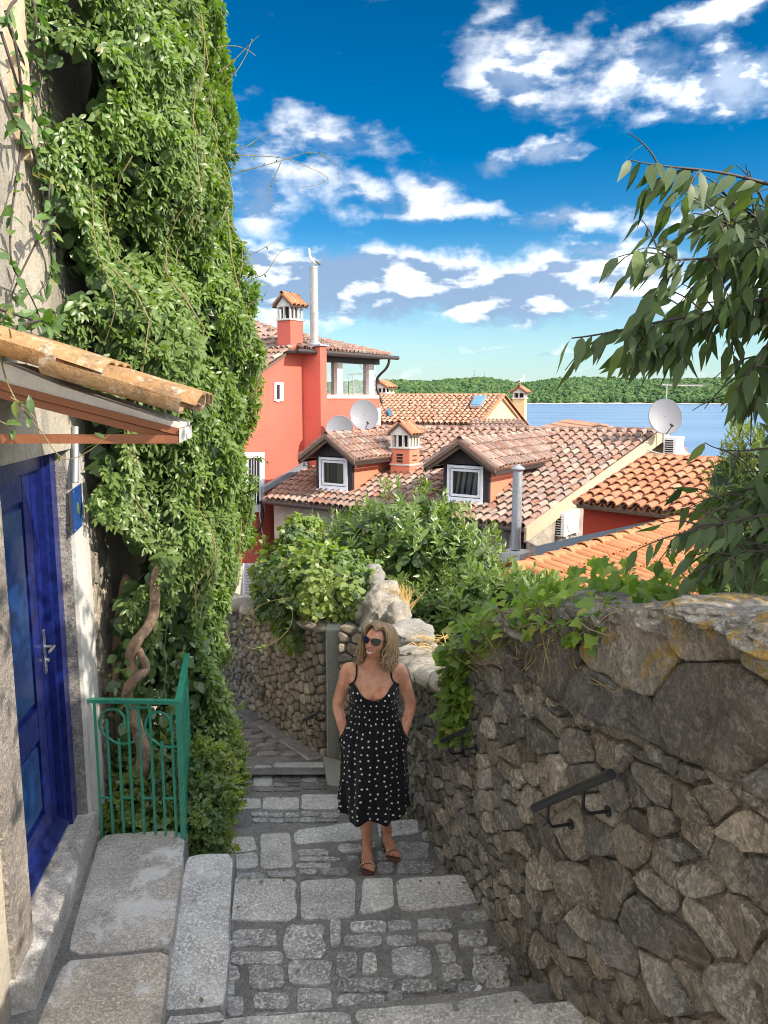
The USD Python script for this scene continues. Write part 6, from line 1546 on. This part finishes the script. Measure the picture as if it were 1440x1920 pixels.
def chain(js):
    out = []
    for (a, ra), (b, rb) in zip(js[:-1], js[1:]): out.append(m3.Manifold.batch_hull([ball(a, ra), ball(b, rb)]))
    return out
def union(l): return m3.Manifold.batch_boolean(l, m3.OpType.Add)
# x: image left is negative; y: negative towards the camera
tor = [m3.Manifold.batch_hull([ball((-.085, 0, .95), (.085, .10, .09)), ball((.085, 0, .95), (.085, .10, .09)), ball((0, .0, 1.06), (.125, .085, .06))]),
       m3.Manifold.batch_hull([ball((0, 0, 1.06), (.125, .085, .06)), ball((-.07, .005, 1.22), (.085, .085, .08)), ball((.07, .005, 1.22), (.085, .085, .08))]),
       m3.Manifold.batch_hull([ball((-.07, .005, 1.22), (.085, .085, .08)), ball((.07, .005, 1.22), (.085, .085, .08)), ball((-.115, .02, 1.345), (.055, .055, .045)), ball((.115, .02, 1.345), (.055, .055, .045))]),
       m3.Manifold.batch_hull([ball((-.125, .02, 1.350), (.05, .05, .042)), ball((.125, .02, 1.350), (.05, .05, .042)), ball((0, .025, 1.405), (.055, .05, .03))]),
       ball((-.066, -.075, 1.205), (.062, .055, .066)), ball((.066, -.075, 1.205), (.062, .055, .066)),
       m3.Manifold.batch_hull([ball((0, .022, 1.38), .058), ball((.012, -.004, 1.465), .050)])]
arms = []
for s in (-1, 1):
    sh = (s * .163, .02, 1.350); el = (s * .246, .10, 1.075); wr = (s * .193, .005, .905)
    arms += chain([(sh, .052), ((s * .185, .04, 1.27), .050), (el, .038)]) + chain([(el, .039), ((s * .222, .06, 1.0), .038), (wr, .026)])
    pm = (s * .172, -.022, .850)
    arms += chain([(wr, .024), (pm, (.016, .036, .036))])
    for k in range(4):
        b = np.array([s * .168, -.044 + .020 * k, .822]); L_ = (.062, .070, .066, .052)[k]
        arms += chain([(b, .0095), (b + [-s * .004, -.008, -L_ * .5], .0088), (b + [-s * .014, -.010, -L_], .0078)])
    arms += chain([((s * .170, -.047, .870), .012), ((s * .160, -.070, .842), .010), ((s * .152, -.078, .812), .0085)])
legs = []
def leg(s, hip, knee, ank, toe_dir):
    legs.extend(chain([(hip, (.088, .092, .09)), (np.array(hip) * .5 + np.array(knee) * .5 + [0, -.01, .02], .074), (knee, .052)]))
    k, a = np.array(knee), np.array(ank)
    legs.extend(chain([(knee, .051), (k * .68 + a * .32 + [0, .022, 0], .053), (k * .3 + a * .7 + [0, .006, 0], .036), (ank, .032)]))
    td = norm(np.array([*toe_dir, 0.])); sd_ = np.array([-td[1], td[0], 0])
    heel = a - td * .035; heel[2] = .052
    ballp = a + td * .125; ballp[2] = .048
    legs.extend(chain([(ank, .031), (heel, (.028, .028, .028))]) + [m3.Manifold.batch_hull([ball(heel, .027), ball(a + [0, 0, -.01], .030), ball(ballp + sd_ * .022, .020), ball(ballp - sd_ * .022, .019)])])
    for q_ in range(5):
        t0 = ballp + sd_ * (.036 - .0175 * q_) * 1.0 + td * (.006 - .004 * q_); ln = (.050, .046, .040, .033, .026)[q_]; r_ = (.0120, .0092, .0088, .0084, .008)[q_]
        t0[2] = .040; t1 = t0 + td * ln; t1[2] = .034
        legs.extend(chain([(t0, r_ * 1.1), (t1, r_)]))
    return td, sd_, heel, ballp
fR = leg(-1, (-.085, 0, .90), (-.055, -.075, .47), (-.052, .045, .095), (.06, -1))
fL = leg(1, (.085, 0, .90), (.075, .035, .48), (.082, .185, .100), (.32, -1))
body = union(tor + arms + legs).refine_to_length(.016)
bm = body.to_mesh(); tmv = trimesh.Trimesh(bm.vert_properties[:, :3], bm.tri_verts, process=True)
trimesh.smoothing.filter_taubin(tmv, .5, -.53, 12)
# head, shaped from a sphere: chin, cheeks, brow, nose, eye hollows, lips, ears
hd = trimesh.creation.icosphere(5); v = np.array(hd.vertices)
x, y, z = v.T
def gs(cx, cz, sx, sz): return np.exp(-((x - cx) / sx) ** 2 - ((z - cz) / sz) ** 2) * (y < 0)
r = v * [.076, .094, .111]
r[:, 0] *= 1 - .30 * np.clip(-z - .05, 0, 1) ** 1.3 - .05 * np.clip(z - .3, 0, 1)
r[:, 1] *= 1 - .10 * np.clip(-z, 0, 1) * (y < 0) + .05 * (y > 0) * np.clip(z, 0, 1)
r[:, 1] -= .020 * gs(0, -.92, .30, .22)                                   # chin
r[:, 1] -= .030 * gs(0, -.22, .13, .10) + .018 * gs(0, -.05, .09, .20) + .008 * gs(.13, -.27, .07, .07) + .008 * gs(-.13, -.27, .07, .07)   # nose
r[:, 1] += .010 * gs(.36, .06, .17, .10) + .010 * gs(-.36, .06, .17, .10) - .007 * gs(.36, .24, .25, .07) - .007 * gs(-.36, .24, .25, .07)
r[:, 1] -= .012 * gs(.48, -.25, .20, .17) + .012 * gs(-.48, -.25, .20, .17)
r[:, 1] -= .009 * gs(0, -.47, .24, .045) + .010 * gs(0, -.62, .22, .05) - .010 * gs(0, -.545, .26, .03)
for s in (-1, 1): r[:, 0] += s * .014 * np.exp(-((y - .05) / .12) ** 2 - ((z + .08) / .24) ** 2) * (np.sign(x) == s) * (np.abs(x) > .8)
yaw, tilt, pitch = math.radians(-26), math.radians(6), math.radians(-11)
Rz = np.array([[math.cos(yaw), -math.sin(yaw), 0], [math.sin(yaw), math.cos(yaw), 0], [0, 0, 1]])
Ry = np.array([[math.cos(tilt), 0, math.sin(tilt)], [0, 1, 0], [-math.sin(tilt), 0, math.cos(tilt)]])
Rx = np.array([[1, 0, 0], [0, math.cos(pitch), -math.sin(pitch)], [0, math.sin(pitch), math.cos(pitch)]])
HR = Ry @ Rz @ Rx; HC = np.array([.022, -.014, 1.545])
Hd = lambda p_: np.asarray(p_, float) @ HR.T + HC
head_m = m3.Manifold(m3.Mesh(np.ascontiguousarray(Hd(r), np.float32), np.ascontiguousarray(hd.faces, np.uint32)))
bod = m3.Manifold(m3.Mesh(np.ascontiguousarray(tmv.vertices, np.float32), np.ascontiguousarray(tmv.faces, np.uint32)))
full = bod + head_m if bod.status() == m3.Error.NoError and head_m.status() == m3.Error.NoError else None
if full is None or full.num_tri() == 0:
    Vb, Fb = cat([(np.array(tmv.vertices), np.array(tmv.faces)), (Hd(r), np.array(hd.faces))])
else:
    fm = full.to_mesh(); Vb, Fb = fm.vert_properties[:, :3], fm.tri_verts
obj('body', (Vb + WC, Fb), 'skin', wm, smooth=True)
HW = lambda p_: Hd(p_) + WC
lip = lambda z_, a, b: tube([HW((q_ * .026, -.0945 - .004 + abs(q_) ** 2 * .012, z_ + a * (1 - q_ * q_) + b * q_ * q_)) for q_ in np.linspace(-1, 1, 11)], [.002, .0035, .0042, .0045, .005, .005, .005, .0045, .0042, .0035, .002], 6)
obj('lips', [lip(-.053, .0, .006), lip(-.073, -.003, .020)], 'lips', wm, smooth=True)
obj('teeth', tube([HW((q_ * .022, -.0965 + abs(q_) ** 2 * .010, -.0625 + .004 * q_ * q_)) for q_ in np.linspace(-1, 1, 9)], [.002, .004, .0058, .0062, .0064, .0062, .0058, .004, .002], 6), 'teeth', wm, smooth=True)
# sunglasses
sgp = group_part('sunglasses', wm)
for s in (-1, 1):
    outl = np.array([(-.029, .017), (.030, .020), (.031, .004), (.022, -.021), (-.012, -.023), (-.027, -.010)]) * [s, 1]
    cen = np.array([s * .035, -.106, .014])
    ax_ = norm(np.array([1, s * .26, 0])); nn = norm(np.array([s * .26, -1, 0]))
    Um, Vm, Nm = HR @ ax_, HR @ Z3, HR @ nn
    obj('lens', stone(outl, HW(cen), Um, Vm, Nm, .002, .003, 24, (1, 1, .6), (0, .6, 1), 0, q=.2, wob=0), 'lens', sgp, smooth=30)
    o_ = resample(chaikin(outl if s > 0 else outl[::-1], 2), 26)
    obj('rim', tube([HW(cen) + Um * a_ + Vm * b_ + Nm * .001 for a_, b_ in np.vstack([o_, o_[:1]])], .0032, 6), 'black_iron', sgp, smooth=True)
    obj('temple', tube([HW((s * .064, -.098, .026)), HW((s * .080, -.05, .026)), HW((s * .084, .02, .018))], .0034, 6), 'black_iron', sgp, smooth=True)
obj('bridge', tube([HW((-.009, -.112, .018)), HW((0, -.114, .020)), HW((.009, -.112, .018))], .003, 6), 'black_iron', sgp, smooth=True)
# hair
rs = np.random.default_rng(8)
sk_ = trimesh.creation.icosphere(4); sv = np.array(sk_.vertices) * [.084, .103, .113] + [0, .008, .010]
keepf = sk_.faces[((sv[sk_.faces].mean(1)[:, 1] > -.055) | (sv[sk_.faces].mean(1)[:, 2] > .088)) & (sv[sk_.faces].mean(1)[:, 2] > -.055)]
obj('hair_cap', (HW(sv), keepf), 'hair_root', wm, smooth=True)
locks = []
for i in range(300):
    sgn = -1 if i % 2 else 1
    part = np.array([.012 + rs.normal(0, .004), rs.uniform(-.082, .08), 0]); part[2] = .123 - 7.0 * part[1] ** 2
    back_ = rs.uniform(0, 1)
    ys = part[1] * .75 + .030 * back_ + .012
    L_ = rs.uniform(.205, .285)
    w0_ = rs.uniform(0, 6.28); wob_ = rs.uniform(.009, .019)
    pts = [part, np.array([sgn * .058, ys - .012, .100 + rs.normal(0, .005)]), np.array([sgn * (.088 + rs.normal(0, .005)), ys, .045]),
           np.array([sgn * (.097 + rs.normal(0, .007)), ys + .005, -.03]), np.array([sgn * (.098 + rs.normal(0, .012)), ys - .006, -.10]), np.array([sgn * (.092 + rs.normal(0, .018)), ys + rs.normal(-.015, .02), .105 - L_])]
    q = spline(np.array(pts), 20); tt = np.linspace(0, 1, 20)
    q[:, 0] += sgn * wob_ * np.sin(tt * 13 + w0_) * tt * 1.3; q[:, 1] += wob_ * np.cos(tt * 12 + w0_) * tt
    rr_ = rs.uniform(.0028, .0062) * np.interp(tt, [0, .1, .5, .85, 1], [.6, .9, 1, .8, .15])
    locks.append(tube(HW(q), rr_, 6))
for i in range(60):                                          # back of the head
    a_ = rs.uniform(.35, np.pi - .35); L_ = rs.uniform(.2, .27)
    pts = [np.array([.01 * math.cos(a_), .03, .124]), np.array([.075 * math.cos(a_), .05 + .05 * math.sin(a_), .09]), np.array([.092 * math.cos(a_), .025 + .09 * math.sin(a_), .0]), np.array([.098 * math.cos(a_), .02 + .085 * math.sin(a_), .10 - L_])]
    locks.append(tube(HW(spline(np.array(pts), 14)), rs.uniform(.006, .010) * np.interp(np.linspace(0, 1, 14), [0, .5, 1], [.7, 1, .2]), 6))
obj('hair', cat(locks), 'hair', wm, smooth=True)
# dress: one surface from the neckline to the hem
NT, NV = 160, 72
th = np.linspace(0, 2 * np.pi, NT + 1)                        # 0 = her left, image right; -pi/2 = front
tvv = np.linspace(0, 1, NV)
def dress_pt(a, t):
    fr = np.clip(-np.sin(a), 0, 1); sd_ = np.abs(np.cos(a))
    px = np.arctan2(np.cos(a), -np.sin(a))                    # angle from the front
    vx = np.abs(px)
    neck = np.interp(vx, [0, .28, .62, .95, 1.45, 2.2, 3.15], [1.188, 1.210, 1.264, 1.292, 1.255, 1.225, 1.22])
    hem = .405 + .035 * np.sin(2 * a + .6) - .065 * np.exp(-((px + .75) / .45) ** 2) + .012 * np.sin(7 * a)
    z_ = neck + (hem - neck) * t
    rx = np.interp(z_, [.34, .45, .7, .88, .96, 1.04, 1.12, 1.2, 1.3], [.238, .230, .214, .207, .182, .160, .156, .164, .160])
    ry = np.interp(z_, [.34, .45, .7, .88, .96, 1.04, 1.12, 1.2, 1.3], [.190, .182, .160, .150, .130, .105, .108, .118, .108])
    sk = np.clip((1.0 - z_) / .6, 0, 1)
    fold = sk * (.017 * np.sin(9 * a + 1.1 * np.sin(z_ * 5)) + .009 * np.sin(17 * a + 2 + z_ * 3)) + .0035 * np.sin(34 * a) * np.exp(-((z_ - .97) / .09) ** 2)
    bust = .058 * np.exp(-((z_ - 1.205) / .062) ** 2) * (np.exp(-((px - .60) / .40) ** 2) + np.exp(-((px + .60) / .40) ** 2)) * (vx < 1.7)
    knee = .030 * np.exp(-((z_ - .55) / .2) ** 2) * np.exp(-((px + .35) / .4) ** 2)
    pocket = .018 * np.exp(-((z_ - .88) / .07) ** 2) * np.exp(-((vx - 1.45) / .35) ** 2)
    x_ = (rx + fold + bust * .6 + pocket) * np.cos(a); y_ = (ry + fold + bust + knee) * np.sin(a)
    sway = np.interp(z_, [.35, .9, 1.3], [.012, 0, 0])
    return x_ - sway * .3, y_ + np.interp(z_, [.4, .9, 1.05, 1.3], [.03, 0, .0, .005]), z_
A_, T_ = np.meshgrid(th, tvv, indexing='ij')
dx, dy, dz = dress_pt(A_.ravel(), T_.ravel())
Vd = np.c_[dx, dy, dz] + WC
idx = np.arange((NT + 1) * NV).reshape(NT + 1, NV)
a, b, c_, d_ = idx[:-1, :-1].ravel(), idx[1:, :-1].ravel(), idx[1:, 1:].ravel(), idx[:-1, 1:].ravel()
Fd = np.vstack([np.stack([a, c_, b], 1), np.stack([a, d_, c_], 1)])
uvd = np.c_[A_.ravel() * .185, dz]
obj('dress', (Vd, Fd), 'dress_cloth', wm, smooth=True, uv=uvd)
nb = [np.array(dress_pt(np.array([q_]), np.array([0.0]))).ravel() for q_ in th]
obj('neck_binding', tube(np.array(nb) + WC, .0042, 6), 'dress_cloth', wm, smooth=True)
for s in (-1, 1):
    aq = -np.pi / 2 + s * .95; a0 = np.array(dress_pt(np.array([aq]), np.array([0.0]))).ravel()
    a1 = np.array(dress_pt(np.array([np.pi / 2 - s * .9]), np.array([0.0]))).ravel()
    pts = spline([a0, [s * .110, -.052, 1.345], [s * .112, .0, 1.392], [s * .110, .05, 1.372], [a1[0], a1[1], a1[2]]], 26) + WC
    obj('shoulder_strap', tube(pts, .0058, 6), 'dress_cloth', wm, smooth=True)
    obj('pocket_edge', tube(spline([W_(s * .170, -.078, .955), W_(s * .205, -.055, .925), W_(s * .226, -.012, .885), W_(s * .226, .02, .86)], 12), .004, 6), 'dress_cloth', wm, smooth=True)
# sandals
for td, sd_, heel, ballp in (fR, fL):
    so = group_part('sandal', wm)
    c2 = (heel + ballp) / 2
    outl = np.array([(-.105, .0), (-.095, .026), (-.03, .028), (.05, .042), (.11, .046), (.150, .030), (.152, -.008), (.11, -.040), (.04, -.040), (-.03, -.028), (-.095, -.026)])
    obj('sole', stone(outl, WC + [c2[0], c2[1], .012], td, sd_, Z3, .010, .011, 30, (1, 1, .97), (0, .8, 1), 0, wob=0), 'sandal', so, smooth=35)
    strap = lambda c0, w_, h_, n_=13: [c0 + sd_ * w_ * math.cos(q_) + np.array([0, 0, h_ * math.sin(q_)]) for q_ in np.linspace(0, np.pi, n_)]
    an = heel + td * .035; an[2] = .105
    ring = [np.array([an[0], an[1], .112]) + sd_ * .036 * math.cos(q_) + td * .036 * math.sin(q_) for q_ in np.linspace(0, 2 * np.pi, 17)]
    for zz in (0, .028): obj('ankle_strap', tube(np.array(ring) + WC + [0, 0, zz], .0042, 5), 'sandal', so, smooth=True)
    s1 = strap(np.array([*(ballp + td * .015)[:2], .026]), .048, .040); s2 = strap(np.array([*(ballp - td * .045)[:2], .026]), .043, .052)
    for q in (s1, s2): obj('toe_strap', tube(np.array(q) + WC, .0052, 5), 'sandal', so, smooth=True)
    st = [rock(np.array(p_) + WC + norm(np.array(p_) - [*ballp[:2], .02]) * .005, (.0048, .0048, .0048), i, 1, 0) for i, p_ in enumerate(s1[1:-1] + s2[1:-1:2])]
    st += [rock(p_ + WC + [0, 0, zz] + norm(p_ - an) * .004, (.0045, .0045, .0045), i, 1, 0) for i, p_ in enumerate(ring[::2]) for zz in (0, .028)]
    obj('studs', cat(st), 'stud', so, smooth=True)
